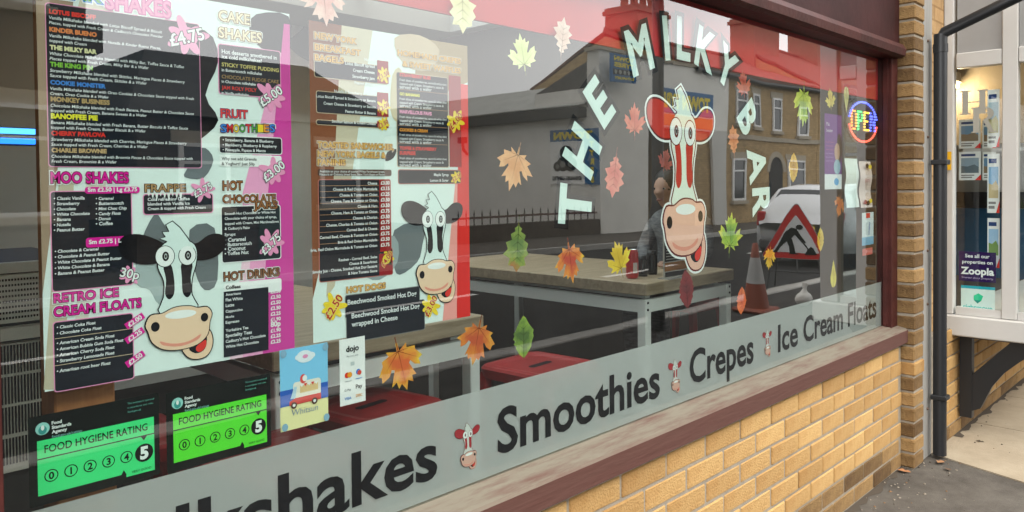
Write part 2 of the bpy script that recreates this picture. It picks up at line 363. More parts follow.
wall = thing('brick_wall', (2.6, 0.0, 0), 'low yellow brick wall under the shop window sill', 'wall')
one('mortar_bed', wall, M_mort, -0.5, 4.0, -0.0215, 0.10, -0.02, 0.612)
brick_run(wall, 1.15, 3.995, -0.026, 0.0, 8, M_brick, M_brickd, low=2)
pil = thing('brick_pilaster', (4.08, -0.04, 0), 'narrow yellow brick pillar at the right end of the shop window', 'pillar')
one('mortar_core', pil, M_mort, 4.006, 4.13, -0.079, 0.10, 0, 2.72)
pm = {}
for r in range(36):
    q = pm.setdefault((r*7) % 3, None)
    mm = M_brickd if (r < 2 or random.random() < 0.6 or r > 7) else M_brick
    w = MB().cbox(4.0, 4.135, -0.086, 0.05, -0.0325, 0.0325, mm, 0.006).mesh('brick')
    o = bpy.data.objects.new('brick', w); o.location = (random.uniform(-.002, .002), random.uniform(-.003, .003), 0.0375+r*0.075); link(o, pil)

# ------------------------------------------------------------------ shop building shell (room behind the glass)
M_upper = two_tone('upper_brick', (0.40, 0.24, 0.11), (0.55, 0.36, 0.17), 12, 0.3, 0.7, 0.9, 0.3, 90, brick=(0.55, 0.5, 0.45))
M_white = mat('interior_white_paint', (0.78, 0.79, 0.78), 0.8, var=0.03)
M_dark = mat('interior_dark_paint', (0.045, 0.038, 0.034), 0.7, var=0.15)
M_floor = two_tone('shop_floor', (0.012, 0.011, 0.010), (0.024, 0.021, 0.020), 4, 0.3, 0.7, 0.7, 0.05, 30)
M_ceil = mat('interior_ceiling', (0.35, 0.35, 0.345), 0.9)
shop = thing('shop_building', (2, 3, 0), 'brick shop building that holds the milkshake bar window', 'building')
one('upper_wall', shop, M_upper, -6, 4.62, 0.0, 0.2, 2.72, 6.5)
one('side_wall', shop, M_dark, -1.6, -1.5, 0.2, 5.2, 0, 2.72)
one('front_wall', shop, M_upper, -6, 0.05, 0.02, 0.2, 0, 2.72)
one('party_wall', shop, M_dark, 4.55, 4.62, 0.03, 5.2, 0, 2.72)
one('return_wall', shop, M_dark, 4.162, 4.55, 0.0, 0.12, 0, 2.72)
q = MB(); q.box(-6, 4.62, 0.2, 0.95, 2.72, 2.9, M_ceil).box(-6, 4.62, 3.75, 5.3, 2.72, 2.9, M_ceil).box(-6, 1.5, 0.951, 3.749, 2.72, 2.9, M_ceil).box(4.4, 4.62, 0.951, 3.749, 2.72, 2.9, M_ceil); q.build('roof_slab', shop)
q = MB(); q.add([(1.45, 0.9, 2.92), (4.45, 0.9, 2.92), (4.45, 3.8, 2.92), (1.45, 3.8, 2.92)], [(0, 1, 2, 3)], clear_mat('added_rooflight_glass', (0.9, 0.93, 0.92))); rlp = q.build('added_rooflight', shop)  # unseen roof opening, added to bring daylight onto the tables and back wall
for x in (1.45, 2.46, 3.44, 4.4): one('added_rooflight_bar', rlp, M_white, x, x+0.05, 0.9, 3.8, 2.905, 2.96)
M_floor.node_tree.nodes['Principled BSDF'].inputs['Specular IOR Level'].default_value = 0.1
one('shop_floor', None, M_floor, -1.6, 4.62, 0.11, 5.3, -0.05, 0.002, kind='structure')
one('dado_wall', shop, M_dark, 0.05, 4.0, 0.1, 0.14, 0, 0.60)
bw = one('back_wall', shop, M_white, 0.9, 4.62, 4.4, 4.5, 0, 2.72)
one('end_wall', shop, M_dark, -1.6, 0.9, 4.4, 4.5, 0, 2.72)
M_patch = mat('grey_patch_paint', (0.10, 0.12, 0.13), 0.8)
def blob(cx, cz, r, seed, sx=1.0):
    rd = random.Random(seed); n = 9
    return smooth_closed([(cx+sx*r*rd.uniform(.55, 1.1)*math.cos(2*math.pi*k/n), cz+r*rd.uniform(.5, 1.1)*math.sin(2*math.pi*k/n)) for k in range(n)], 4)
for i, (px, py, r) in enumerate([(325, 40, .28), (414, 22, .30), (500, 92, .25), (540, 182, .38), (604, 150, .42), (470, 150, .2), (700, 90, .3), (380, 80, .2), (560, 60, .22)]):
    p = on_y(px, py, 4.398); pr = Print(4.399, parent=bw); pr.poly(blob(p.x, p.z, r, i+3, 1.2), M_patch, 5); pr.end('cow_patch')

# ------------------------------------------------------------------ shop window: frame, sill, pane
M_frame = mat('oxblood_paint', (0.052, 0.014, 0.0115), 0.5, 0.16, var=0.35, scale=9, bump=0.15, bscale=45)
M_fascia = mat('fascia_paint', (0.034, 0.010, 0.0095), 0.55, 0.10, var=0.35, scale=4, bump=0.12, bscale=25)
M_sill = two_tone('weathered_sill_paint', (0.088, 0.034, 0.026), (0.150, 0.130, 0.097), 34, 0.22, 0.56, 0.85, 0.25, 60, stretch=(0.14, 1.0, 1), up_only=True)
win = thing('shop_window', (2.1, 0.03, 0.62), 'large oxblood framed shop window of the milkshake bar', 'window')
sl = MB(); sl.prism([(0.06, 0.612), (0.06, 0.70), (0.0285, 0.700), (-0.046, 0.684), (-0.054, 0.678), (-0.054, 0.618), (-0.02, 0.615)], 'x', -0.5, 4.055, M_sill); sl.build('sill', win)
one('jamb', win, M_frame, 3.915, 3.998, -0.006, 0.06, 0.69, 2.72)
one('jamb', win, M_frame, 0.06, 0.268, -0.006, 0.06, 0.69, 2.72)
hr = MB(); hr.prism([(0.06, 1.99), (-0.03, 1.99), (-0.05, 2.0), (-0.055, 2.03), (-0.04, 2.055), (-0.02, 2.062), (0.06, 2.062)], 'x', 0.0, 3.97, M_frame); hr.build('head_rail', win)
fb = MB(); fb.box(-0.5, 3.99, -0.016, 0.05, 2.064, 2.72, M_fascia).box(-0.5, 3.99, -0.05, -0.016, 2.46, 2.50, M_fascia); fb.build('fascia_board', win)
one('glazing_bead', win, M_frame, 3.903, 3.915, 0.008, 0.029, 0.701, 1.99); one('glazing_bead', win, M_frame, 0.268, 0.273, 0.014, 0.029, 0.701, 1.99)
M_gl = glass_mat('window_glass'); M_cl = clear_mat('glass_inner_face')
q = MB(); x0, x1, z0, z1 = 0.258, 3.915, 0.695, 1.992
q.add([(x0, .03, z0), (x1, .03, z0), (x1, .03, z1), (x0, .03, z1)], [(0, 1, 2, 3)], M_gl)
q.add([(x0, .036, z0), (x1, .036, z0), (x1, .036, z1), (x0, .036, z1)], [(3, 2, 1, 0)], M_cl); q.build('pane', win)
M_redstrip = mat('red_valance', (0.62, 0.024, 0.028), 0.5, 0.2, var=0.06)
one('top_valance', win, M_redstrip, 0.26, 3.90, 0.052, 0.060, 1.792, 1.995)

# ------------------------------------------------------------------ pipes, neighbour's wall and bay
M_galv = two_tone('galvanised', (0.22, 0.215, 0.20), (0.32, 0.305, 0.28), 12, 0.3, 0.7, 0.7, 0.2, 60, stretch=(1, 1, 0.2))
M_black = mat('black_pipe_paint', (0.012, 0.013, 0.015), 0.4, 0.5, bump=0.04, bscale=20)
xa, xb = 4.150, on_y(931.5, 300, -0.075).x
gs = thing('metal_channel', ((xa+xb)/2, -0.04, 0), 'pale grey metal strip running up beside the brick pillar', 'channel')
MB().prism([(xa, 0.0), (xa, -0.075), (xb, -0.075), (xb, 0.0), (xb-0.012, 0.0), (xb-0.012, -0.06), (xa+0.012, -0.06), (xa+0.012, 0)], 'z', 0.004, 2.72, M_galv).build('strip', gs)
for z in (0.25, 0.78, 1.05, 1.62, 2.1): MB().sphere(((xa+xb)/2, -0.077, z), 0.007, mat('rusty_screw', (0.1, 0.06, 0.04), 0.7), 8, 6).build('screw', gs)
pc = on_y(940.0, 300, -0.125).x; pr_ = 0.031; px0, px1 = pc-pr_, pc+pr_
dp = thing('downpipe', (pc, -0.10, 0), 'black drainpipe with a sloping top arm beside the white bay', 'pipe')
ztop = on_y(940, 34, -0.125).z; far = on_x(1003, 4, pc+0.02)
MB().tube([(pc, -0.125, 0.02), (pc, -0.125, ztop)], pr_, M_black, 16).build('pipe', dp)
dirv = (far - Vector((pc, -0.125, ztop))); MB().tube([(pc, -0.125, ztop-0.03), Vector((pc, -0.125, ztop))+dirv*0.06, far, far+dirv*0.6], pr_*0.9, M_black, 10).build('sloping_arm', dp)
MB().tube([(pc, -0.125, ztop-0.09), (pc, -0.125, ztop-0.05)], pr_*1.12, M_black, 12).build('collar', dp)
for z in (0.30, 1.48): MB().cbox(px0-0.004, px1+0.004, -0.163, -0.09, z, z+0.025, M_black, 0.004).build('bracket', dp)

nb = thing('neighbour_building', (6, 3, 0), 'neighbouring brick shop behind the white bay window', 'building')
NBX = 4.64
one('mortar_bed', nb, M_mort, 4.29, 8.5, -0.072, 0.1, -0.02, 0.60)
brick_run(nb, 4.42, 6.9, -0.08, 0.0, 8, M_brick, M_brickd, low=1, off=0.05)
one('upper_wall', nb, M_upper, 4.62, 12, 0.0, 0.2, 2.9, 6.5)
one('pier', nb, M_upper, 4.28, 4.655, -0.03, 0.02, 0.60, 2.9)
M_nin = mat('office_wall', (0.50, 0.47, 0.42), 0.8); M_blue = mat('office_blue_panel', (0.02, 0.11, 0.22), 0.7)
one('room_wall', nb, M_nin, 7.6, 7.7, -0.6, 3.0, 0, 2.7); one('room_back', nb, M_nin, 4.62, 7.7, 2.9, 3.0, 0, 2.7)
one('room_floor', nb, M_dark, 4.68, 7.6, -0.6, 3.0, 0.55, 0.57); one('room_ceiling', nb, M_nin, 4.68, 7.7, -0.6, 3.0, 2.62, 2.7)
one('blue_panel', nb, M_blue, 7.55, 7.6, -0.5, 2.9, 0.57, 1.16); one('dark_rail', nb, mat('office_dark_rail', (0.015, 0.015, 0.018), 0.5), 7.53, 7.6, -0.5, 2.9, 1.163, 1.30)

M_wp = mat('white_joinery_paint', (0.485, 0.475, 0.45), 0.45, 0.5, var=0.04, scale=4, bump=0.03, bscale=20)
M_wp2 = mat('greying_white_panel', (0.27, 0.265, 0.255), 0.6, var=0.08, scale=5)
bay = thing('bay_window', (5.8, -0.35, 0.56), 'white painted box bay window projecting from the neighbouring shop', 'bay window')
BX, BY = 4.66, -0.59
one('sill', bay, M_wp, BX-0.03, 7.45, BY-0.04, -0.03, 0.562, 0.672, c=0.006)
one('post', bay, M_wp, BX, BX+0.06, -0.078, -0.03, 0.674, 2.9, c=0.004)
one('mullion', bay, M_wp, BX-0.004, BX+0.06, -0.375, -0.305, 0.674, 2.9, c=0.004)
one('corner_post', bay, M_wp, BX-0.006, BX+0.10, BY, BY+0.11, 0.674, 2.9, c=0.005)
one('bottom_rail', bay, M_wp, BX+0.004, BX+0.05, -0.303, -0.09, 0.674, 0.715); one('bottom_rail', bay, M_wp, BX+0.004, BX+0.05, BY+0.122, -0.377, 0.674, 0.715)
one('transom', bay, M_wp, BX-0.002, BX+0.055, -0.303, -0.09, 2.005, 2.085, c=0.004); one('transom', bay, M_wp, BX-0.002, BX+0.055, BY+0.122, -0.377, 2.005, 2.085, c=0.004)
one('top_panel', bay, M_wp2, BX+0.02, BX+0.04, -0.303, -0.09, 2.087, 2.9); one('top_panel', bay, M_wp2, BX+0.02, BX+0.04, BY+0.122, -0.377, 2.087, 2.9)
one('bay_roof', bay, M_wp2, BX-0.02, 7.45, BY-0.03, -0.01, 2.902, 2.98)
one('seat_board', bay, M_wp, BX+0.06, 7.4, BY+0.03, -0.03, 0.60, 0.673)
for x in (5.55, 6.45, 7.35): one('front_post', bay, M_wp, x, x+0.08, BY+0.004, BY+0.09, 0.674, 2.9)
one('front_transom', bay, M_wp, BX+0.1, 7.35, BY+0.01, BY+0.08, 2.005, 2.085); one('front_panel', bay, M_wp2, BX+0.1, 7.35, BY+0.03, BY+0.05, 2.085, 2.9)
M_bg = glass_mat('bay_glass', gain=2.0, tint=(0.86, 0.91, 0.90), wave=0.006)
def pane(name, parent, pts, m=None):
    return MB().add(pts, [(0, 1, 2, 3)], m or M_bg).build(name, parent)
pane('pane', bay, [(BX+.025, -.09, .713), (BX+.025, -.303, .713), (BX+.025, -.303, 2.006), (BX+.025, -.09, 2.006)])
pane('pane', bay, [(BX+.025, -.377, .713), (BX+.025, BY+.122, .713), (BX+.025, BY+.122, 2.006), (BX+.025, -.377, 2.006)])
for a, b in ((BX+.1, 5.55), (5.63, 6.45), (6.53, 7.35)): pane('front_pane', bay, [(a, BY+.04, .673), (b, BY+.04, .673), (b, BY+.04, 2.006), (a, BY+.04, 2.006)])
# the carved bracket under the bay
bk = thing('bay_bracket', (4.775, -0.35, 0.1), 'black curved timber bracket under the white bay', 'bracket')
def bracket(x):
    b = MB(); b.box(x, x+0.05, -0.15, -0.09, 0.10, 0.556, M_black); b.build('upright', bk)
    c = [(-0.15, 0.14), (-0.15, 0.34), (-0.345, 0.556), (-0.47, 0.556), (-0.44, 0.50), (-0.37, 0.44), (-0.30, 0.37), (-0.245, 0.29), (-0.215, 0.22), (-0.19, 0.16)]
    MB().prism(c, 'x', x+0.005, x+0.045, M_black).build('curved_strut', bk)
bracket(4.74)
bk2 = thing('bay_bracket', (6.6, -0.35, 0.1), 'black timber bracket further along under the bay', 'bracket'); bk_, bk = bk, bk2; bracket(6.5); bk = bk_

# ================================================================== ON AND BEHIND THE GLASS
W_ = I('f2f6f4'); MINT = I('e4f2ee'); BLK = I('14161b'); CHAR = I('20242c'); TXT = I('eceff0')
PINK = I('f29bc4'); HOT = I('e0219a'); MAG = I('c41f86'); CREAM = I('f3e2c0'); TAN = I('cdb79a'); BRN = I('7a4424'); ORG = I('e79a3c')
RED = I('e23a32'); DRED = I('9c1f22'); YEL = I('f3d534'); GRN = I('57a845'); BLU = I('3f86d8'); GRY = I('6c7478'); LGRY = I('b9c0c0'); MUZ = I('f0cfb0'); LIP = I('e89a86')

def COWXY(x, y): return ((x-117)*0.0040, (460-y)/445.0)
def grow(pts, d):
    n = len(pts); A = sum(pts[i][0]*pts[(i+1) % n][1]-pts[(i+1) % n][0]*pts[i][1] for i in range(n)); sg = 1 if A > 0 else -1; out = []
    for i in range(n):
        a, b = Vector(pts[i-1]), Vector(pts[(i+1) % n]); t = (b-a)
        if t.length < 1e-9: out.append(pts[i]); continue
        t.normalize(); out.append((pts[i][0]+t.y*d*sg, pts[i][1]-t.x*d*sg))
    return out
def cow(P, cx, cz, H, ear, stripe, face, muz, edge, border=None, L=2, lw=0.010, bw_=0.022, tongue=None, hairc=None, W=1.0):
    T = lambda p: (cx+p[0]*H*W, cz+p[1]*H)
    C = lambda pts: [COWXY(*p) for p in pts]
    E = lambda x, y, rx, ry, rot=0: ell(*COWXY(x, y), rx*0.0040, ry/445.0, rot, 26)
    earL = smooth_closed(C([(96, 92), (78, 68), (55, 52), (34, 54), (25, 75), (30, 108), (50, 134), (75, 140), (96, 128)]), 3)
    earR = smooth_closed(C([(138, 96), (152, 88), (170, 66), (188, 64), (198, 80), (195, 110), (180, 132), (158, 140), (138, 132)]), 3)
    hair = C([(90, 105), (99, 75), (88, 66), (97, 62), (92, 46), (103, 46), (98, 24), (108, 14), (120, 35), (133, 70), (143, 105)])
    col = smooth_closed(C([(86, 110), (95, 82), (118, 74), (140, 84), (148, 112), (146, 155), (139, 200), (138, 250), (146, 300), (86, 300), (92, 250), (93, 200), (84, 155)]), 3)
    muzz = smooth_closed(C([(62, 330), (70, 302), (88, 300), (104, 288), (118, 284), (136, 287), (148, 295), (164, 296), (172, 318), (168, 345), (164, 385), (146, 412), (118, 420), (90, 412), (72, 385), (66, 352)]), 3)
    jaw = smooth_closed(C([(122, 405), (160, 365), (172, 392), (171, 430), (160, 456), (140, 458), (126, 440)]), 3)
    eyeL, eyeR = E(95, 122, 15, 32), E(132, 124, 14, 30)
    parts = [earL, earR, hair, col, eyeL, eyeR, jaw, muzz]
    put = lambda pts, m, l: P.poly([T(p) for p in pts], m, l)
    if border:
        for s_ in parts: put(grow(s_, bw_), border, L)
    l = L+1
    for s_ in parts: put(grow(s_, lw), edge, l)
    put(earL, ear, l+1); put(earR, ear, l+1); put(col, face, l+1); put(hair, hairc or face, l+2)
    put(smooth_closed(C([(92, 150), (104, 148), (109, 190), (109, 240), (101, 258), (94, 240), (96, 195)]), 3), stripe, l+2)
    put(smooth_closed(C([(122, 148), (140, 150), (137, 195), (138, 240), (131, 258), (123, 240), (122, 190)]), 3), stripe, l+2)
    put(grow(eyeL, lw*0.6), edge, l+2); put(grow(eyeR, lw*0.6), edge, l+2); put(eyeL, W_, l+3); put(eyeR, W_, l+3)
    for ex, ey in ((96, 122), (133, 124)):
        put(E(ex, ey, 5.5, 15), edge, l+4); put(E(ex, ey, 2.5, 9), LGRY, l+5); put(E(ex, ey, 1.5, 5), BLK, l+6)
    put(jaw, muz, l+3); put(smooth_closed(C([(132, 418), (160, 385), (162, 415), (156, 436), (142, 440)]), 3), BLK, l+4)
    put(smooth_closed(C([(144, 420), (160, 402), (161, 420), (154, 436), (146, 436)]), 3), tongue or RED, l+5)
    put(grow(muzz, lw*0.8), edge, l+5); put(muzz, muz, l+6)
    put(E(77, 338, 7, 15), BLK, l+7); put(E(159, 328, 6.5, 14), BLK, l+7); put(E(119, 309, 26, 13), W_, l+7)
    put(smooth_closed(C([(84, 385), (100, 396), (118, 400), (136, 395), (152, 380), (146, 398), (118, 410), (90, 400)]), 3), LIP, l+7)

# frosted film band with its words
def film_mat():
    m = bpy.data.materials.new('frosted_film'); m.use_nodes = True; t = m.node_tree; N = t.nodes; L = t.links; N.clear()
    o = N.new('ShaderNodeOutputMaterial'); d = N.new('ShaderNodeBsdfDiffuse'); d.inputs[0].default_value = (0.65, 0.65, 0.635, 1)
    tl = N.new('ShaderNodeBsdfTranslucent'); tl.inputs[0].default_value = (0.6, 0.62, 0.6, 1); tr = N.new('ShaderNodeBsdfTransparent')
    a = N.new('ShaderNodeMixShader'); a.inputs[0].default_value = 0.3; b = N.new('ShaderNodeMixShader'); b.inputs[0].default_value = 0.15
    L.new(d.outputs[0], a.inputs[1]); L.new(tl.outputs[0], a.inputs[2]); L.new(a.outputs[0], b.inputs[1]); L.new(tr.outputs[0], b.inputs[2]); L.new(b.outputs[0], o.inputs[0]); return m
film = thing('frosted_film', (2.1, 0.0385, 0.70), 'frosted grey film band along the bottom of the shop window', 'window film')
P = Print(0.0395, parent=film); P.rect(0.260, 0.697, 3.912, 0.913, film_mat(), 0); P.end('film_sheet')
def word(t, xa, xb, z, bold=0.022, h=None):
    q = Print(0.0395, parent=film); q.text(t, xa, z, BLK, 6, w=xb-xa, bold=bold, h=h); q.end('lettering', label='black word on the frosted film')
word('Milkshakes', 0.352, 1.108, 0.747, h=0.108); word('Smoothies', 1.298, 1.999, 0.747, h=0.108); word('Crepes', 2.171, 2.606, 0.749, h=0.108); word('Ice', gl(777.5, 351)[0], gl(797.5, 351)[0], 0.752, h=0.102); word('Cream', gl(803, 341)[0], gl(842.5, 341)[0], 0.753, h=0.102); word('Floats', gl(847.5, 325)[0], gl(876, 325)[0], 0.754, h=0.102)
for px, py, H in ((468, 470, .112), (675, 393, .108), (767, 357, .105)):
    x, z = gl(px, py); q = Print(0.0395, parent=film); cow(q, x, z, H, I('b03038'), I('b03038'), I('d9dcd6'), I('dfb0a0'), I('7a2a2c'), None, 5, W=1.0); q.end('cow_emblem')

# arched lettering
arch = thing('arched_lettering', (2.1, 0.04, 1.2), 'white black-edged letters arching over the red cow on the glass', 'lettering')
LET = I('dff3ee')
for ch, px, py, rot in (('T', 576, 205, 84), ('H', 583, 151, 61), ('E', 600, 102, 44), ('M', 640, 50, 20), ('I', 666.5, 38, 8), ('L', 684, 39, -1), ('K', 706, 50, -14), ('Y', 727, 67, -28), ('B', 748, 118, -54), ('A', 757.5, 164, -78), ('R', 761.5, 202, -88)):
    x, z = gl(px, py); q = Print(0.0412, parent=arch)
    kw = dict(h=0.128, rot=rot, align='c', vc=True, sx=0.92)
    q.text(ch, x, z, BLK, 0, bold=0.115, **kw); q.text(ch, x, z, LET, 2, bold=0.035, **kw); q.end('letter')

# the big red cow sticker
cs = thing('cow_sticker', (2.13, 0.042, 1.12), 'large red-eared cartoon cow sticker under the arched letters', 'sticker')
q = Print(0.0435, parent=cs); x, z = gl(690, 271); zt = gl(682, 87)[1]
cow(q, x-0.026, z, zt-z, I('c9392f'), I('c9342d'), I('e9f2e4'), I('f0bda8'), I('6d1f22'), W_, 2, W=0.95); q.end('printed_cow')

# ------------------------------------------------------------------ leaf stickers
HALF = [(0.02, 0.0), (0.03, 0.17), (0.25, 0.08), (0.22, 0.18), (0.44, 0.22), (0.38, 0.30), (0.58, 0.47), (0.45, 0.50), (0.49, 0.62), (0.34, 0.56), (0.22, 0.46), (0.19, 0.50), (0.31, 0.78), (0.20, 0.74), (0.17, 0.87), (0.08, 0.81), (0.0, 1.0)]
OAK = [(0.01, 0.0), (0.02, 0.10), (0.10, 0.14), (0.08, 0.20), (0.22, 0.26), (0.17, 0.36), (0.33, 0.42), (0.24, 0.54), (0.36, 0.64), (0.22, 0.72), (0.24, 0.84), (0.10, 0.86), (0.0, 1.0)]
def leaf_outline(kind):
    if kind == 'oval':
        pts = [(0.33*math.sin(math.pi*t)**0.8*(1.0+0.05*((i % 2)*2-1)), t) for i, t in enumerate([k/16 for k in range(1, 16)])]; h = [(0.0, 0.0)] + pts + [(0.0, 1.0)]
    elif kind == 'drop': h = [(0.0, 0.0), (0.16, 0.05), (0.25, 0.2), (0.24, 0.38), (0.15, 0.65), (0.05, 0.88), (0.0, 1.0)]
    elif kind == 'oak': h = OAK
    else: h = HALF
    left = [(-x*random.uniform(.88, 1.08), y*random.uniform(.98, 1.02)) for x, y in h if x > 0.001]
    return [(x*random.uniform(.9, 1.1), y*random.uniform(.98, 1.02)) for x, y in h] + left[::-1]
_lm = {}
def leaf_mat(a, b, c):
    k = (a, b, c)
    if k in _lm: return _lm[k]
    m = bpy.data.materials.new('leaf_print_'+a); m.use_nodes = True; t = m.node_tree; N = t.nodes; L = t.links; bs = N['Principled BSDF']; bs.inputs['Roughness'].default_value = 0.5
    tc = N.new('ShaderNodeTexCoord'); nz = N.new('ShaderNodeTexNoise'); nz.inputs['Scale'].default_value = 34; nz.inputs['Detail'].default_value = 5; L.new(tc.outputs['Object'], nz.inputs['Vector'])
    ln = N.new('ShaderNodeVectorMath'); ln.operation = 'LENGTH'; L.new(tc.outputs['Object'], ln.inputs[0])
    ma = N.new('ShaderNodeMath'); ma.operation = 'MULTIPLY_ADD'; ma.inputs[1].default_value = 9.0; ma.inputs[2].default_value = -0.42; L.new(ln.outputs['Value'], ma.inputs[0])
    ad = N.new('ShaderNodeMath'); ad.operation = 'ADD'; L.new(ma.outputs[0], ad.inputs[0]); L.new(nz.outputs['Fac'], ad.inputs[1])
    cr = N.new('ShaderNodeValToRGB'); e = cr.color_ramp.elements; e[0].position = 0.2; e[0].color = (*hexc(a), 1); e[1].position = 0.78; e[1].color = (*hexc(c), 1); n = e.new(0.48); n.color = (*hexc(b), 1)
    L.new(ad.outputs[0], cr.inputs[0]); L.new(cr.outputs[0], bs.inputs['Base Color']); _lm[k] = m; return m
def leaf(px, py, htpx, kind, cols, rot, label, sx=1.0):
    x, z = gl(px, py); z1 = gl(px, py-htpx/2)[1]; z0 = gl(px, py+htpx/2)[1]; H = z1-z0
    c, s = math.cos(R(rot)), math.sin(R(rot)); out = leaf_outline(kind); Y = 0.0380
    T = lambda p: ((p[0]*H*sx*c - (p[1]-.48)*H*s), 0.0, (p[0]*H*sx*s + (p[1]-.48)*H*c))
    me = MB(); pts = [T(p) for p in out]; me.add(pts, [list(range(len(pts)))], leaf_mat(*cols))
    o = bpy.data.objects.new('leaf_sticker', me.mesh('leaf_sticker')); o.location = (x, Y, z); COL.objects.link(o); tag(o, label, 'leaf sticker', 'autumn leaf stickers on the shop window')
    v = MB(); vm = ink(tuple(0.35*q for q in hexc(cols[0])), 'leaf_vein_'+cols[0])
    def ln(p, q, w):
        a, b = Vector(p), Vector(q); d = (b-a).normalized(); n = Vector((-d.y, d.x))*w
        v.add([tuple(Vector(T(r_))+Vector((x, Y-0.0003, z))) for r_ in ((a+n), (a-n), b)], [(0, 1, 2)], vm)
    ln((0, -0.12 if kind in ('maple', 'oak') else 0.0), (0, .9), 0.011)
    if kind == 'maple':
        for q_ in ((.45, .50), (-.45, .50), (.33, .22), (-.33, .22)): ln((0, .17), q_, 0.008)
    elif kind != 'drop':
        for t_ in (.25, .4, .55, .7):
            for s_ in (-1, 1): ln((0, t_), (s_*.2, t_+.13), 0.006)
    v.build('vein', o)
OR = ('d8692a', 'f0a23c', 'e8842c'); OY = ('e0652a', 'eaa02e', 'f0cf3a'); PK = ('d9665a', 'e98a78', 'd8584c'); YE = ('d9b83a', 'f0dc62', 'c9c04a'); GY = ('6f9a34', 'a9c63e', 'e3d84a'); GR = ('5d7c34', '8fa044', 'c4483a'); DR = ('6a1a20', '8c2428', '5a161c'); PP = ('e8a89c', 'f4cdbf', 'eab5a4')
for a in [
 (324, 3, 46, 'maple', PP, 185, 'pale pink maple leaf sticker above the toastie menu poster'),  # paleness of the top leaves: reflected sky's bleaching put into their colours
 (462, 6, 54, 'oak', ('e8dc9c', 'f3ecb8', 'e6cf9a'), 180, 'pale cream leaf sticker above the right edge of the toastie poster'),
 (522, 53, 38, 'maple', ('d8dc8a', 'eaf0a4', 'd9d08a'), 12, 'pale yellow leaf sticker left of the pale pink one near the glass top'),
 (562, 38, 40, 'oak', ('e3b8a4', 'f0d2c2', 'd9a08c'), -8, 'pale peach ragged leaf sticker on the edge of the red strip'),
 (514, 168, 46, 'maple', ('e09a5e', 'f0b47c', 'e8a468'), 160, 'light orange maple leaf sticker left of the letter T and H'),
 (614, 174, 46, 'oak', PK, 170, 'salmon pink jagged leaf sticker right of the letter H'),
 (634, 120, 34, 'maple', ('d0543c', 'e4785a', 'c8483a'), 0, 'orange red maple leaf sticker beside the left ear of the red cow'),
 (665, 160, 24, 'maple', ('8a3a34', 'b8564c', '7a8a44'), -20, 'small red and green leaf sticker left of the red cow neck'),
 (517, 246, 52, 'oak', GR, 175, 'green leaf sticker with red edges below the orange maple leaf'),
 (570, 262, 42, 'maple', ('c8442a', 'e88a30', 'f0c83a'), 190, 'orange and yellow maple leaf sticker left of the red can'),
 (618, 258, 36, 'maple', ('d8b020', 'f0cc30', 'e8d848'), 20, 'bright yellow leaf sticker touching the red can'),
 (730, 233, 42, 'maple', GY, -8, 'yellow green maple leaf sticker right of the cow muzzle'),
 (686, 290, 40, 'oval', DR, 8, 'dark red oval leaf sticker below the cow chin'),
 (741, 300, 28, 'oval', ('d8542c', 'ec7a3c', 'e0602c'), 175, 'orange oval leaf sticker in front of the traffic cone'),
 (769, 258, 24, 'maple', ('e0a02a', 'f0c43a', 'e8b030'), 170, 'small golden leaf sticker at the lower corner of the road sign'),
 (820, 240, 24, 'oval', ('dcb42c', 'f0d048', 'd8a82c'), 0, 'small golden oval leaf sticker at the right corner of the road sign'),
 (523, 338, 42, 'oval', ('4e6a2a', '8aa83c', 'd0c03c'), 0, 'green and yellow oval leaf sticker over the red stool'),
 (476, 342, 46, 'maple', ('c8542a', 'e4862e', 'ecb43c'), 165, 'orange maple leaf sticker at the end of the left table'),
 (401, 366, 52, 'maple', OY, 195, 'orange maple leaf sticker with yellow tips above the red stool'),
 (733, 141, 32, 'oak', ('d0764a', 'e49264', 'c8643c'), 6, 'faded orange ragged leaf sticker left of the letter A'),
 (803, 106, 42, 'maple', ('7aa02c', 'b4cc3c', 'd4dc5c'), 175, 'lime green maple leaf sticker high up left of the purple poster'),
 (830, 99, 22, 'maple', YE, 10, 'small yellow maple leaf sticker above the purple poster'),
 (793, 167, 30, 'oval', ('d89c1c', 'f0bc30', 'e0a828'), 176, 'mustard yellow oval leaf sticker above the white car roof'),
 (846, 99, 26, 'drop', ('c8bc6a', 'dcd48a', 'c0b060'), 180, 'dull yellow drop shaped leaf sticker left of the lit sign'),
 (839, 206, 24, 'maple', ('c8642a', 'e08a3c', 'c85a28'), 160, 'small orange leaf sticker below the purple poster'),
 (833, 274, 28, 'drop', ('d8c02c', 'f0e050', 'd8c438'), 0, 'yellow drop shaped leaf sticker above the word Floats'),
 (743, 84, 28, 'maple', ('b8402c', 'd05c40', 'a8382c'), 10, 'dark orange leaf sticker right of the letter Y'),
]: leaf(*a)

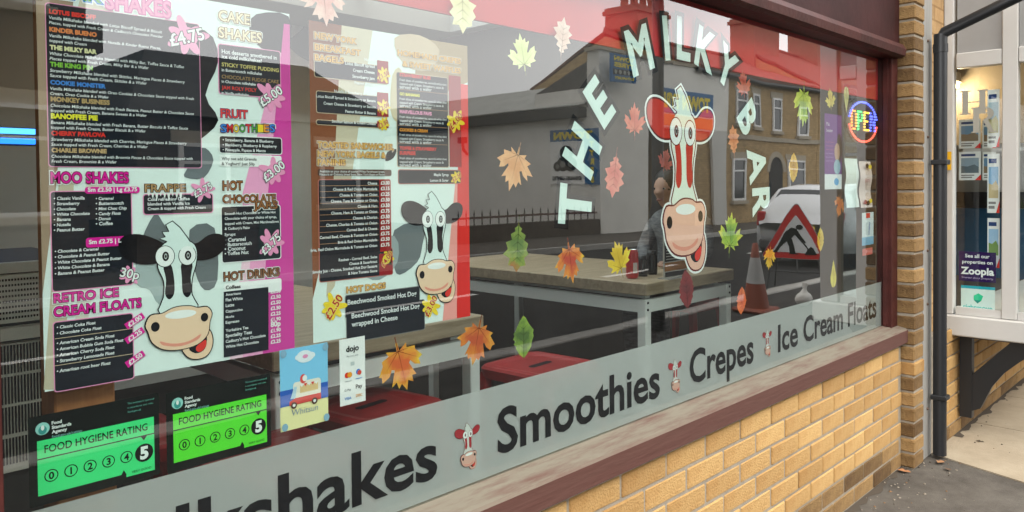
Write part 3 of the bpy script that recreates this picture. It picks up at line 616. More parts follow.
# ------------------------------------------------------------------ poster helpers (poster edges follow the glass axes)
def splat(q, px, py, t, col, w, rot=20, L=6, seed=1, fg=None, og=None):
    x, z = gl(px, py); rd = random.Random(seed); k = w
    for i in range(7):
        a = i*360/7+rd.uniform(-12, 12); rr = k*rd.uniform(.42, .62)
        q.poly(ell(x+rr*.55*math.cos(R(a)), z+rr*.55*math.sin(R(a)), rr*.55, k*.12, a, 14), col, L)
    q.poly(ell(x, z, k*.32, k*.28, rot, 16), col, L)
    q.text(t, x, z, og or BLK, L+1, w=w, rot=rot, bold=0.07, ref=0.02, align='c', vc=True); q.text(t, x, z, fg or W_, L+2, w=w, rot=rot, bold=0.02, ref=0.02, align='c', vc=True)
def pbox(q, x0, y0, x1, y1, m=None, L=3, edge=None, r=0.004):
    a, b = gl(x0, y0), gl(x1, y1)
    if edge: q.rect(a[0]-.0016, b[1]-.0016, b[0]+.0016, a[1]+.0016, edge, L, r+.001)
    q.rect(a[0], b[1], b[0], a[1], m or CHAR, L+1, r); return a[0], b[1], b[0], a[1]
def pt(q, x0, y0, t, x1, m=None, L=6, bold=0.006, **kw):
    a = gl(x0, y0); b = gl(x1, y0); q.text(t, a[0], a[1], m or TXT, L, w=b[0]-a[0], bold=bold, **kw)
def ph(q, x0, y0, t, x1, fill, out, halo=None, h=None, L=5, **kw):
    a = gl(x0, y0); b = gl(x1, y0); q.bubble(t, a[0], a[1], b[0]-a[0], fill, out, halo, L, h=h, **kw)

# ---- poster 1: milkshakes
p1 = thing('menu_poster', (0.54, 0.045, 1.09), 'pink edged milkshake menu poster with black and white cow, left of the other', 'poster')
PX0, PX1, PZ0, PZ1 = on_y(44.5, 380, .0425).x, on_y(294.5, 345, .0425).x, on_y(170, 370, .0425).z, on_y(289, 14, .0425).z
q = Print(0.0425, parent=p1); q.rect(PX0, PZ0, PX1, PZ1, MINT, 0); q.end('sheet')
q = Print(0.0425, parent=p1)
q.poly([gl(60, 172), gl(75, 172), gl(64, 390), gl(44, 390)], I('c9bfa6'), 1); q.poly([gl(88, 172), gl(108, 172), gl(80, 388), gl(70, 389)], I('dcd9c8'), 1)
q.poly([(PX0, PZ1), (PX0+.055, PZ1), (PX0+.02, PZ0+.3), (PX0, PZ0+.15)], I('a8907a'), 1); q.poly([(PX0+.07, PZ1), (PX0+.13, PZ1), (PX0+.10, 1.66), (PX0+.05, 1.66)], I('d8cdb8'), 1)
q.end('background_rays')
for pts, m in (([(150, 40), (205, 30), (219, 60), (206, 95), (219, 120), (200, 140), (180, 150), (150, 140)], BLK), ([(257, 14), (289, 16), (289, 50), (262, 48), (250, 30)], CHAR), ([(185, 177), (204, 178), (214, 160), (206, 148), (196, 152), (188, 168)], GRY),
               ([(135, 245), (150, 238), (165, 250), (160, 280), (140, 275)], I('8fa0a2')), ([(142, 240), (155, 214), (163, 222), (170, 236), (160, 250), (145, 250)], GRY), ([(190, 230), (215, 228), (218, 280), (205, 290), (195, 270)], GRY), ([(138, 262), (165, 262), (178, 300), (160, 305), (150, 290), (138, 285)], I('a9b8b8'))):
    q.poly(smooth_closed([gl(*p) for p in pts], 3), m, 2)
q.end('cow_patches')
a, b = gl(243, 330), gl(284, 20)
q.poly([(PX1-.066, PZ0), (PX1, PZ0), (PX1, PZ1-.02), (PX1-.012, PZ1-.02), (PX1-.05, PZ0+.30)], I('d646a2'), 2); q.poly([(PX1-.105, PZ0), (PX1-.055, PZ0), (PX1-.045, PZ0+.30), (PX1-.02, PZ1-.06), (PX1-.10, PZ0+.30)], I('f2a7cf'), 1)
q.poly([(PX1-.13, PZ0), (PX1-.105, PZ0), (PX1-.075, PZ0+.30), (PX1-.085, PZ0+.30)], I('f6cfe0'), 1); q.end('pink_stripes')
# top block
ph(q, 106, 8, 'SHAKES', 171, PINK, I('d86aa8'), W_, h=.026); ph(q, 62, -3, 'EAK', 102, GRN, BLU, W_, h=.026); q.end('heading')
q.rect(gl(45, 1)[0], gl(49, 167)[1], gl(200, 30)[0], gl(200, 24)[1], PINK, 3, .005); q.rect(gl(45, 1)[0]+.0012, gl(49, 167)[1]+.0012, gl(200, 30)[0]-.0012, gl(200, 24)[1]-.0012, CHAR, 4, .005); q.end('menu_box')
LO = [(13, 'LOTUS BISCOFF', RED, 96, 'Vanilla Milkshake blended with Lotus Biscoff Spread & Biscuit', 162, "Pieces, topped with Fresh Cream & Cadbury's Chocolate Powder", 163),
 (31, 'KINDER BUENO', I('e88a50'), 97, 'Vanilla Milkshake blended with Nutella & Kinder Bueno Pieces,', 161, 'topped with Cream', 87),
 (49, 'THE MILKY BAR', I('e8e4b0'), 97, 'White Chocolate Milkshake blended with Milky Bar, Toffee Sauce & Toffee', 184, 'Pieces topped with Fresh Cream, Milky Bar & a Wafer', 149),
 (66, 'THE KING PIN', I('7fc040'), 93, 'Strawberry Milkshake blended with Skittles, Meringue Pieces & Strawberry', 185, 'Sauce topped with Fresh Cream, Skittles & a Wafer', 147),
 (84, 'COOKIE MONSTER', BLU, 106, 'Vanilla Milkshake blended with Oreo Cookies & Chocolate Sauce topped with Fresh', 194, 'Cream, Oreo Cookie & a Wafer', 109),
 (101, 'MONKEY BUSINESS', I('b89a68'), 110, 'Chocolate Milkshake blended with Fresh Banana, Peanut Butter & Chocolate Sauce', 194, 'topped with Fresh Cream, Banana Sweets & a Wafer', 147),
 (118, 'BANOFFEE PIE', I('f0ea3a'), 98, 'Banana Milkshake blended with Fresh Banana, Butter Biscuits & Toffee Sauce', 188, 'topped with Fresh Cream, Butter Biscuit & a Wafer', 146),
 (135, 'CHERRY PAVLOVA', RED, 106, 'Strawberry Milkshake blended with Cherries, Meringue Pieces & Strawberry', 187, 'Sauce topped with Fresh Cream, Cherries & a Wafer', 148),
 (152, 'CHARLIE BROWNIE', I('c8a878'), 107, 'Chocolate Milkshake blended with Brownie Pieces & Chocolate Sauce topped with', 193, 'Fresh Cream, Brownies & a Wafer', 117)]
for y, t, c, x1, l1, e1, l2, e2 in LO:
    pt(q, 49+y*.018, y, t, x1, c, 6, 0.05); pt(q, 49+y*.018, y+5.6, l1, e1, shear=.15, bold=.012); pt(q, 49+y*.018, y+10.6, l2, e2, shear=.15, bold=.012)
q.end('menu_text')
splat(q, 187, 37, '£4.75', PINK, .062, 18, 6, 2); splat(q, 271, 96, '£5.00', PINK, .052, 35, 6, 3); splat(q, 274, 171, '£3.00', PINK, .050, 35, 6, 4); splat(q, 271, 244, '£3.75', PINK, .046, 40, 6, 5); splat(q, 203, 190, '£3.75', PINK, .036, 28, 6, 6); splat(q, 130, 275, '30p', PINK, .030, -15, 6, 7); q.end('price_badges')
# cake shakes
ph(q, 219, 20, 'CAKE', 250, CREAM, I('8a6a44'), W_, h=.018); ph(q, 219, 37, 'SHAKES', 262, CREAM, I('8a6a44'), W_, h=.018)
ph(q, 221, 117, 'FRUIT', 248, RED, I('3a2a66'), W_, h=.015)
cx_ = gl(221, 132)[0]
for k, ch in enumerate('SMOOTHIES'):
    q.bubble(ch, cx_+k*.0118, gl(221+k*6.5, 132)[1], .0108, [BLU, RED, YEL, GRN, RED, GRN, YEL, ORG, BLU][k], I('3a2a66'), W_, 5, h=.014)
ph(q, 223, 190, 'HOT', 243, I('9a6238'), I('3a2010'), W_, h=.016); ph(q, 223, 203, 'CHOCOLATE', 276, I('9a6238'), I('3a2010'), W_, h=.014); ph(q, 254, 209, 'JARS', 278, I('9a6238'), I('3a2010'), W_, h=.013)
ph(q, 224, 281, 'HOT DRINKS', 280, I('8a5a38'), I('3a2010'), W_, h=.015)
ph(q, 51, 183, 'MOO SHAKES', 129, HOT, I('7a1050'), W_, h=.017); ph(q, 145, 192, 'FRAPPE', 186, I('b08a60'), BLK, W_, h=.013)
ph(q, 54, 303, 'RETRO ICE', 119, HOT, I('7a1050'), W_, h=.014); ph(q, 54, 317, 'CREAM FLOATS', 142, HOT, I('7a1050'), W_, h=.015); q.end('headings')
pbox(q, 219, 44, 281, 98, edge=PINK)
for y, t, x1, c in ((53, 'Hot desserts smothered in', 277, TXT), (58, 'ice cold milkshakes!', 262, TXT), (66, 'STICKY TOFFEE PUDDING', 279, I('e0d080')), (71, 'in Butterscotch milkshake', 262, TXT), (78, 'CHOCOLATE FUDGE CAKE', 279, I('a08050')), (82.5, 'in Chocolate milkshake', 256, TXT), (89, 'JAM ROLY POLY', 257, RED), (94, 'in Vanilla milkshake', 249, TXT)): pt(q, 222, y, t, x1, c, 6, .02)
pbox(q, 220, 136, 282, 154, edge=W_); pbox(q, 220, 154.5, 282, 167, W_)
for y, t, x1 in ((141, '• Strawberry, Banana & Blueberry', 274), (146, '• Blackberry, Blueberry & Raspberry', 277), (151, '• Pineapple, Papaya & Mango', 266)): pt(q, 223, y, t, x1, TXT, 6, .02)
pt(q, 222, 160, 'Why not add Granola', 257, BLK, 6, .01); pt(q, 222, 165, '& Yoghurt? Just 50p', 255, BLK, 6, .01)
pbox(q, 222, 207, 281, 258, edge=W_)
for y, t, x1 in ((215, 'Smooth Hot Chocolate or White Hot', 276), (220, 'Chocolate with your choice of syrup,', 277), (225, 'topped with Cream, Mini Marshmallows', 279), (230, "& Cadbury's Flake", 250), (236, 'Syrups:', 236), (242, '• Caramel', 246), (246.5, '• Butterscotch', 252), (251, '• Coconut', 246), (255.5, '• Toffee Nut', 249)): pt(q, 225, y, t, x1, TXT, 6, .02)
a0 = pbox(q, 224, 284, 282, 291, W_); pt(q, 226, 289.5, 'Coffees', 241, BLK, 6, .03)
for k, t in enumerate(('Americano', 'Flat White', 'Latte', 'Cappuccino', 'Mocha', 'Espresso')): y = 296.5+k*5.6; pbox(q, 224, y-4.6, 269, y+.9, r=0); pt(q, 226, y-.5, t, 226+len(t)*1.7, TXT, 6, .02)
for k, t in enumerate(('Yorkshire Tea', 'Speciality Teas', "Cadbury's Hot Chocolate", 'White Hot Chocolate')): y = 333+k*5.4; pbox(q, 224, y-4.8, 269, y+.7, r=0); pt(q, 226, y-.8, t, min(226+len(t)*1.75, 266), TXT, 6, .02)
for k, t in enumerate(('£2.50', '£2.50', '£2.50', '£2.50', '£2.25', '£1.90', '80p', '£1.90', '£2.25', '£2.25')): pt(q, 271, 293.5+k*5.6, t, 281, W_, 6, .03)
pbox(q, 51, 192, 133, 284, edge=PINK)
for k, (t, x1) in enumerate((('• Classic Vanilla', 85), ('• Strawberry', 80), ('• Chocolate', 76), ('• White Chocolate', 90), ('• Banana', 71), ('• Nutella', 71), ('• Peanut Butter', 85))): pt(q, 54, 200+k*5.3, t, x1, TXT, 6, .025, shear=.12)
for k, (t, x1) in enumerate((('• Caramel', 114), ('• Butterscotch', 124), ('• Mint Choc Chip', 127), ('• Candy Floss', 121), ('• Donut', 111), ('• Coffee', 113))): pt(q, 96, 200+k*5.1, t, x1, TXT, 6, .025, shear=.12)
for k, (t, x1) in enumerate((('• Chocolate & Caramel', 99), ('• Chocolate & Peanut Butter', 110), ('• White Chocolate & Peanut Butter', 122), ('• White Chocolate & Banana', 110), ('• Banana & Peanut Butter', 105))): pt(q, 55, 253+k*5.6, t, x1, TXT, 6, .025, shear=.12)
pbox(q, 144, 195, 213, 212, edge=PINK)
for k, t in enumerate(('Cold refreshing Coffee', 'blended with Vanilla Ice', 'Cream & topped with Fresh Cream')): pt(q, 148, 201+k*4.6, t, (190, 190, 206)[k], TXT, 6, .02)
for i in range(9): x, z = gl(149+i*4, 193); q.poly([(x-.003, z+.002), (x+.003, z+.002), (x, z-.006-.004*(i % 3))], W_, 5)
pbox(q, 54, 323, 134, 378, edge=PINK)
for y in (339, 366): a, b = gl(55, y), gl(133, y); q.rect(a[0], a[1]-.0005, b[0], a[1]+.0005, TAN, 6)
for y, t, x1 in ((329, '• Classic Coke Float', 96), (335, '• Chocolate Coke Float', 102), (345, '• American Cream Soda Float', 115), (351, '• American Bubble Gum Soda Float', 124), (357, '• American Cherry Soda Float', 115), (363, '• Strawberry Lemonade Float', 115), (373, '• American root beer Float', 111)): pt(q, 57, y, t, x1, TXT, 6, .025, shear=.12)
q.end('menu_boxes')
for x0, y0, x1, y1, t, rot in ((85, 187, 140, 193, 'Sm £2.50 | Lg £3.75', 0), (86, 238, 142, 244.5, 'Sm £2.75 | Lg £4.00', 0)):
    e = pbox(q, x0, y0, x1, y1, HOT, 6); q.text(t, (e[0]+e[2])/2, (e[1]+e[3])/2, W_, 9, w=(e[2]-e[0])*.9, align='c', vc=True, bold=.03)
for px, py, t in ((135, 321, '£2.00'), (135, 335.5, '£2.25'), (135.5, 359, '£2.50')):
    x, z = gl(px, py); c_, s_ = math.cos(R(30)), math.sin(R(30)); q.poly([(x+a*c_-b*s_, z+a*s_+b*c_) for a, b in ((-.016, -.0055), (.016, -.0055), (.016, .0055), (-.016, .0055))], HOT, 7); q.text(t, x, z, W_, 9, w=.024, rot=30, align='c', vc=True, bold=.03)
q.end('price_ribbons')
x, z = gl(188, 360); zt = gl(178, 221)[1]; cow(q, x-.013, z-.001, zt-z, BLK, BLK, I('dff0ec'), MUZ, BLK, None, 7, lw=.008, W=1.06); q.end('printed_cow')

# ---- poster 2: toasties and crepes
p2_ = thing('menu_poster', (1.0, 0.045, 1.09), 'red edged food menu poster with black and white cow, right of the milkshake one', 'poster')
QX0, QX1, QZ0, QZ1 = on_y(312, 250, .0425).x, on_y(470, 300, .0425).x, on_y(470, 316, .0425).z, on_y(467, 46, .0425).z
q = Print(0.0425, parent=p2_); q.rect(QX0, QZ0, QX1, QZ1, MINT, 0); q.end('sheet')
q.poly([(QX0, QZ1), (QX0+.075, QZ1), (QX0+.05, 1.40), (QX0+.02, 1.25), (QX0, 1.18)], I('8a5236'), 1); q.poly([(QX0+.075, QZ1), (QX0+.15, QZ1), (QX0+.09, 1.40), (QX0+.05, 1.2), (QX0+.03, 1.18), (QX0+.05, 1.40)], I('cfc4ac'), 1); q.poly([(QX0+.27, QZ1), (QX1, QZ1), (QX1, 1.64), (QX1-.1, 1.60), (QX0+.25, 1.55)], I('a8906e'), 1); q.end('background_rays')
for pts, m in (([(395, 38), (420, 35), (440, 50), (430, 70), (405, 65)], TAN), ([(393, 75), (402, 70), (403, 110), (398, 122), (391, 110)], I('cdbf9a')), ([(395, 230), (425, 222), (423, 245), (418, 262), (400, 275), (394, 262)], GRY), ([(360, 240), (395, 236), (398, 262), (380, 280), (362, 272)], I('98a6a8')), ([(388, 152), (397, 149), (394, 158), (386, 161)], BLK)):
    q.poly(smooth_closed([gl(*p) for p in pts], 3), m, 2)
q.end('cow_patches')
q.poly([(QX1-.042, QZ0), (QX1, QZ0), (QX1, QZ1-.09), (QX1-.024, QZ1-.09), (QX1-.036, QZ0+.30)], I('e02f2a'), 2); q.poly([(QX1-.085, QZ0), (QX1-.035, QZ0), (QX1-.027, QZ0+.32), (QX1-.04, QZ0+.33)], I('f0a29a'), 1); q.end('red_stripes')
YO, YB = I('f2c070'), I('8a5420')
for t, x0, y0, x1 in (('NEW YORK', 315, 38, 357), ('BREAKFAST', 315, 49.5, 361), ('BAGELS', 315, 60, 344), ('TOASTED SANDWICHES,', 318, 147.5, 394), ('NEW YORK BAGELS &', 318, 156.5, 386), ('PANINIS', 318, 165, 346), ('HOMEMADE CREPES', 398, 55, 461), ('& SWEET WAFFLES', 403, 66, 461), ('HOT DOGS', 347, 293, 386)):
    ph(q, x0, y0, t, x1, YO, YB, I('e8e0d0'), h=.0118)
q.end('headings')
pbox(q, 315, 58, 388, 84, edge=TAN); pbox(q, 317, 91, 388, 117, edge=TAN); pbox(q, 317, 120, 388, 128, edge=TAN)
for k, t in enumerate(('Nutella', 'Lotus Biscoff Spread', 'Cream Cheese', 'Strawberry Jam', 'Peanut Butter')): a = gl(375, 62+k*6); q.text(t, a[0], a[1], TXT, 6, h=.0062, align='r', bold=.02)
for k, t in enumerate(('Nutella & Strawberry or Banana', 'Lotus Biscoff Spread & Strawberry or Banana', 'Cream Cheese & Strawberry or Banana', 'Peanut Butter & Banana')): a = gl(376, 96+k*6.2); q.text(t, a[0], a[1], TXT, 6, h=.0054, align='r', bold=.02)
a = gl(376, 125); q.text('Smoked Salmon & Cream Cheese', a[0], a[1], TXT, 6, h=.0054, align='r', bold=.02)
for y0, y1 in ((60, 84), (92, 117), (121, 128)): pbox(q, 377.5, y0, 389, y1, DRED, 4, r=0)
pbox(q, 318, 169, 392, 176, I('5a4238')); pt(q, 320, 172.3, 'Available on your choice of toasted White Farmhouse bread,', 385, TXT, 6); pt(q, 320, 175.4, 'Focaccia or Ciabatta bread base, New York Bagel or Panini', 385, TXT, 6)
pbox(q, 319, 180, 391.5, 251, edge=I('c87a70')); pbox(q, 379.5, 180, 391.5, 251, DRED, 5, r=0)
TO = (('Cheese', '£3.00'), ('Cheese & Red Onion Marmalade', '£3.15'), ('Cheese & Tomato or Onion', '£3.25'), ('Cheese, Tuna & Tomato or Onion', '£3.50'), ('Cheese & Ham', '£3.50'), ('Cheese, Ham & Tomato or Onion', '£3.75'), ('Cheese & Chorizo', '£3.50'), ('Cheese, Chorizo & Tomato or Onion', '£3.75'), ('Corned Beef & Cheese', '£3.50'), ('Corned Beef, Cheese & Tomato or Onion', '£3.75'), ('Brie & Red Onion Marmalade', '£3.50'), ('Brie, Red Onion Marmalade & Tomato or Onion', '£3.75'))
for k, (t, p) in enumerate(TO):
    a = gl(377.5, 184.5+k*5.65); q.text(t, a[0], a[1], TXT, 7, h=.0056, align='r', bold=.02); a = gl(381, 184.5+k*5.65); q.text(p, a[0], a[1], W_, 8, h=.0072, bold=.03)
    if k: a, b = gl(320, 180+k*5.85), gl(379, 180+k*5.85); q.rect(a[0], a[1]-.0005, b[0], a[1]+.0005, I('b08868'), 6)
pbox(q, 320, 254, 393, 274, edge=I('c87a70')); pbox(q, 379.5, 254, 393, 274, DRED, 5, r=0)
for k, t in enumerate(('Reuben - Corned Beef, Swiss', 'Cheese & Sauerkraut', 'Smoky Joe - Cheese, Smoked Hot Dog Sausage', '& New Tomato Sauce')): a = gl(377.5, 258+k*4.6); q.text(t, a[0], a[1], TXT, 7, h=.0056, align='r', bold=.02)
pbox(q, 397, 72, 449, 167, edge=TAN); pbox(q, 449, 75, 462, 167, DRED, 4, r=0); pbox(q, 399, 170, 461, 183, edge=I('c87a70'))
for y, t, c, x1 in ((76, 'STRAWBERRY BLISS', RED, 431), (95, 'GO BANANAS', I('e8e040'), 420), (113, 'MARVELLOUS PAVS', PINK, 432), (131, 'COOKIES & CREAM', ORG, 428), (149.5, 'TOFFEE & STRAWBERRY', RED, 437), (154.5, 'SURPRISE', RED, 416)):
    pt(q, 400, y, t, x1, c, 6, .05)
    for k in range(3 if y != 149.5 else 0): pt(q, 400, y+4.6+k*3.8, ('Fresh slices of strawberries, sauce & white choc', 'topped with Cream, Strawberry sauce &', 'served with a wafer')[k], (447, 444, 432)[k], TXT, 6)
for y in (89, 107, 125, 143): a, b = gl(398, y), gl(448, y+8); q.rect(a[0], a[1]-.0005, b[0], a[1]+.0005, I('b08868'), 6)
for k, t in enumerate(('Maple Syrup', 'Lemon & Sugar')): a = gl(449, 176+k*5.6); q.text(t, a[0], a[1], TXT, 6, h=.0062, align='r', bold=.02)
pbox(q, 346, 296, 420, 307, edge=I('8a8a8a')); pbox(q, 347, 311, 425, 329, edge=I('8a8a8a'))
pt(q, 348, 305, 'Beechwood Smoked Hot Dog', 417, TXT, 6, .02); pt(q, 352, 318.5, 'Beechwood Smoked Hot Dog', 420, TXT, 6, .02); pt(q, 352, 327, 'wrapped in Cheese', 398, TXT, 6, .02); q.end('menu_boxes')
for i, (px, py, t, w, rot) in enumerate(((384, 75, '£1.50', .030, 30), (384, 107, '£2.00', .030, 30), (383.5, 124, '£3.50', .028, 30), (456, 121, '£4.00', .046, 45), (457, 177, '£2.50', .030, 30), (387, 259, '£4.00', .036, 50), (334, 307, '£2.50', .052, 52), (431, 306, '£3.00', .048, 55))): splat(q, px, py, t, YEL, w, rot, 6, i+11, fg=I('b8242a'), og=I('f6e27a'))
q.end('price_badges')
x, z = gl(441, 303); zt = gl(433, 192)[1]; cow(q, x-.014, z, zt-z, BLK, BLK, I('dff0ec'), MUZ, BLK, None, 7, lw=.008, W=1.0); q.end('printed_cow')

# ---- hygiene rating stickers
def hygiene(x0, x1, z0, z1, green, label):
    t = thing('rating_sticker', ((x0+x1)/2, 0.04, z0), label, 'sticker'); q = Print(0.0400, parent=t); w, h = x1-x0, z1-z0; K = I('0d1512')
    q.rect(x0, z0, x1, z1, K, 0, .003); q.end('backing')
    X = lambda u: x0+u*w; Z = lambda v: z0+v*h
    q.poly([(X(.06), Z(.11)), (X(.68), Z(.11)), (X(.70), Z(.16)), (X(.72), Z(.11)), (X(.955), Z(.11)), (X(.955), Z(.72)), (X(.06), Z(.72))], green, 1)
    q.rect(X(.72), Z(.07), X(.955), Z(.13), green, 1, 0); q.end('green_panel')
    q.text('FOOD HYGIENE RATING', X(.11), Z(.575), K, 3, w=w*.79, bold=.012, h=h*.085); q.rect(X(.06), Z(.51), X(.955), Z(.523), K, 3)
    q.poly([(X(.84), Z(.515)), (X(.896), Z(.515)), (X(.868), Z(.46))], K, 3)
    for k in range(5):
        cx = X(.155+k*.142); q.poly(ell(cx, Z(.31), w*.050, w*.050), K, 3); q.poly(ell(cx, Z(.31), w*.042, w*.042), green, 4); q.text(str(k), cx, Z(.31), K, 5, h=w*.055, align='c', vc=True, bold=.03)
    q.poly(ell(X(.868), Z(.31), w*.076, w*.078), K, 3); q.text('5', X(.868), Z(.31), W_, 5, h=w*.10, align='c', vc=True, bold=.05); q.text('VERY GOOD', X(.765), Z(.10), K, 3, w=w*.16)
    q.end('rating_text')
    q.poly(ell(X(.10), Z(.85), w*.05, w*.05), I('9ad8d0'), 3); q.poly(ell(X(.10), Z(.835), w*.03, w*.034), I('3a9a94'), 4); q.poly(ell(X(.10), Z(.86), w*.012, w*.02), W_, 5)
    for k, s in enumerate(('Food', 'Standards', 'Agency')): q.text(s, X(.165), Z(.875-.05*k), W_, 3, h=h*.035, bold=.03)
    q.text('food.gov.uk/ratings', X(.165), Z(.725), I('8ac8c0'), 3, w=w*.22)
    for k, s in enumerate(('This business is operated', 'in accordance with rules', 'food.gov.uk')): q.text(s, X(.74), Z(.93-.05*k), I('6ab8a8'), 3, w=w*(.22, .21, .11)[k])
    q.end('agency_logo')
hygiene(0.311, 0.503, 0.918, 1.056, I('44e888'), 'black food hygiene rating sticker with mint green panel, left of the pair')
hygiene(0.5145, 0.7065, 0.915, 1.052, I('5fe83a'), 'black food hygiene rating sticker with lime green panel, right of the pair')

# ---- ice cream van card and payment card
t = thing('van_card', (0.78, 0.04, 0.935), 'pale blue seaside card with a white ice cream van in the window', 'card'); q = Print(0.0402, parent=t)
a, b = gl(282, 351), gl(331.5, 424); x0, x1, z1, z0 = 0.726, 0.830, 1.091, 0.935; w, h = x1-x0, z1-z0; X = lambda u: x0+u*w; Z = lambda v: z0+v*h
q.rect(x0, z0, x1, z1, I('f3ecb0'), 0); q.rect(x0, Z(.30), x1, Z(.52), I('2f62c0'), 1); q.rect(x0, Z(.50), x1, z1, I('86cdf2'), 2); q.end('sheet')
q.poly(rrect(X(.26), Z(.36), X(.84), Z(.575), .006), I('f2ecdc'), 4); q.poly([(X(.18), Z(.30)), (X(.84), Z(.30)), (X(.84), Z(.38)), (X(.30), Z(.38)), (X(.18), Z(.35))], I('d8382e'), 5); q.poly([(X(.20), Z(.38)), (X(.30), Z(.38)), (X(.34), Z(.52)), (X(.28), Z(.52))], I('bcd8e8'), 5)
for u in (.27, .70): q.poly(ell(X(u), Z(.295), .0065, .0065), I('5a3a30'), 6); q.poly(ell(X(u), Z(.295), .003, .003), W_, 7)
q.rect(X(.40), Z(.43), X(.78), Z(.52), I('e8c890'), 5)
for k in range(5): q.poly([(X(.40+k*.076), Z(.54)), (X(.476+k*.076), Z(.54)), (X(.438+k*.076), Z(.50))], RED if k % 2 else W_, 6)
q.poly(ell(X(.47), Z(.60), .007, .009), I('e8504a'), 5); q.poly(ell(X(.50), Z(.605), .005, .006), W_, 6); q.end('printed_van')
for u, v, r_ in ((.42, .875, .008), (.5, .9, .01), (.6, .875, .009), (.52, .86, .012), (.48, .835, .005), (.56, .83, .004)): q.poly(ell(X(u), Z(v), r_*1.5, r_*.8), I('eaf2f6'), 4)
q.poly(ell(X(.52), Z(.875), .006, .004), PINK, 5); q.text('Whitsun', X(.5), Z(.17), I('8a9ab0'), 4, w=w*.55, align='c', shear=.1); q.end('printed_words')
for u, v in ((.07, .95), (.95, .95), (.08, .05), (.95, .05)): q.poly(ell(X(u), Z(v), .0065, .0075), I('8cb4cc'), 8)
q.end('tack')
t = thing('payment_card', (0.89, 0.04, 0.955), 'narrow white card payment notice beside the seaside card', 'card'); q = Print(0.0402, parent=t)
x0, x1, z0, z1 = 0.8575, 0.919, 0.956, 1.091; w, h = x1-x0, z1-z0
q.rect(x0, z0, x1, z1, I('f4f4f2'), 0); q.end('sheet')
q.text('dojo', X(.5), Z(.80), BLK, 3, w=w*.5, align='c', bold=.03); q.text('Pay your way', X(.5), Z(.72), GRY, 3, w=w*.45, align='c'); q.rect(X(.42), Z(.58), X(.58), Z(.64), I('c8d0d0'), 2, .001)
q.poly(ell(X(.28), Z(.45), .0058, .0058), I('e23a20'), 3); q.poly(ell(X(.38), Z(.45), .0058, .0058), I('f09a28'), 4); q.poly(ell(X(.72), Z(.47), .0058, .0058), I('3f7ad0'), 3); q.poly(ell(X(.76), Z(.455), .005, .005), I('e0503c'), 4)
for u, v, s, c in ((.32, .35, 'mastercard', GRY), (.74, .36, 'maestro', BLU), (.3, .21, 'G Pay', GRY), (.74, .22, 'Pay', BLK), (.3, .08, 'VISA', BLU), (.74, .09, 'DISC', ORG)): q.text(s, X(u), Z(v), c, 3, w=w*.26, align='c', bold=.02)
q.end('printed_logos')

# ---- notices at the right end
def card(name, pxs, label, cat='notice', base=0.0425):
    (a, b), (c, d) = pxs; p0, p1_ = gl(a, b), gl(c, d); t = thing(name, ((p0[0]+p1_[0])/2, base, p1_[1]), label, cat)
    return t, Print(base, parent=t), p0[0], p1_[0], p1_[1], p0[1]
def wavy(t, x0, x1, z0, z1, m, amp=0.01, base=0.044, n=14):
    v = []; f = []
    for i in range(n+1):
        k = i/n; z = z0+(z1-z0)*k; y = base+0.002+amp*(0.5-0.5*math.cos(k*math.pi*3)); dx = amp*.35*math.sin(k*math.pi*2.2)
        v += [(x0+dx, y, z), (x1+dx, y+.002, z)]
        if i: f.append((2*i-2, 2*i-1, 2*i+1, 2*i))
    MB().add(v, f, m, True).build('sheet', t)
t, q, x0, x1, z0, z1 = card('purple_poster', ((826, 113), (843, 189)), 'purple information poster left of the white notice', 'poster', 0.046); w, h = x1-x0, z1-z0
q.rect(x0, z0, x1, z1, I('7d4a94'), 0); q.rect(x0, z0, x1, Z(.2), I('eef2f4'), 1); q.end('sheet')
q.text('Mix', X(.1), Z(.84), W_, 3, h=h*.05); q.text('booster', X(.1), Z(.76), W_, 3, h=h*.045)
for k in range(6): q.text('one two tips from the team', X(.06), Z(.62-.05*k), I('d87a9a') if k < 3 else I('c8b0d8'), 3, w=w*.45)
q.poly(ell(X(.72), Z(.5), w*.16, h*.12), I('caa38c'), 3); q.poly(ell(X(.85), Z(.55), w*.16, h*.2), I('4a3a38'), 2); q.poly(ell(X(.72), Z(.3), w*.2, h*.1), I('9fc0d0'), 4); q.poly(ell(X(.68), Z(.1), w*.14, h*.05), I('4aa4dc'), 3); q.end('printed_picture')
t, q, x0, x1, z0, z1 = card('paper_notice', ((848, 158), (861, 207)), 'plain white curled paper notice taped under the lit sign', 'notice'); wavy(t, x0, x1, z0, z1, I('e6efec'))
t, q, x0, x1, z0, z1 = card('paper_notice', ((862, 161), (874, 207)), 'pale pink curled leaflet right of the white notice', 'notice'); w, h = x1-x0, z1-z0; wavy(t, x0, x1, z0, z1, I('e8d2cc'), base=.043)
for u, v, c in ((.7, .88, YEL), (.45, .9, BLK), (.3, .12, DRED), (.75, .14, YEL), (.55, .1, BLK)): q.poly(ell(X(u), Z(v), w*.13, h*.05), c, 5)
q.text('party', X(.3), Z(.55), I('c88a90'), 5, w=w*.4); q.end('printed_motifs')
t, q, x0, x1, z0, z1 = card('offer_card', ((862.5, 213), (874, 244)), 'small white card with blue lettering below the pink leaflet', 'card'); w, h = x1-x0, z1-z0
q.rect(x0, z0, x1, z1, I('dfe9ec'), 0); q.rect(X(.35), Z(.83), X(.7), Z(.98), RED, 2); q.rect(x0, z0, x1, Z(.25), I('6db4d8'), 1); q.text('YAZOO', X(.62), Z(.5), I('2a58a8'), 3, w=h*.42, rot=80, align='c', vc=True, bold=.05); q.end('sheet')
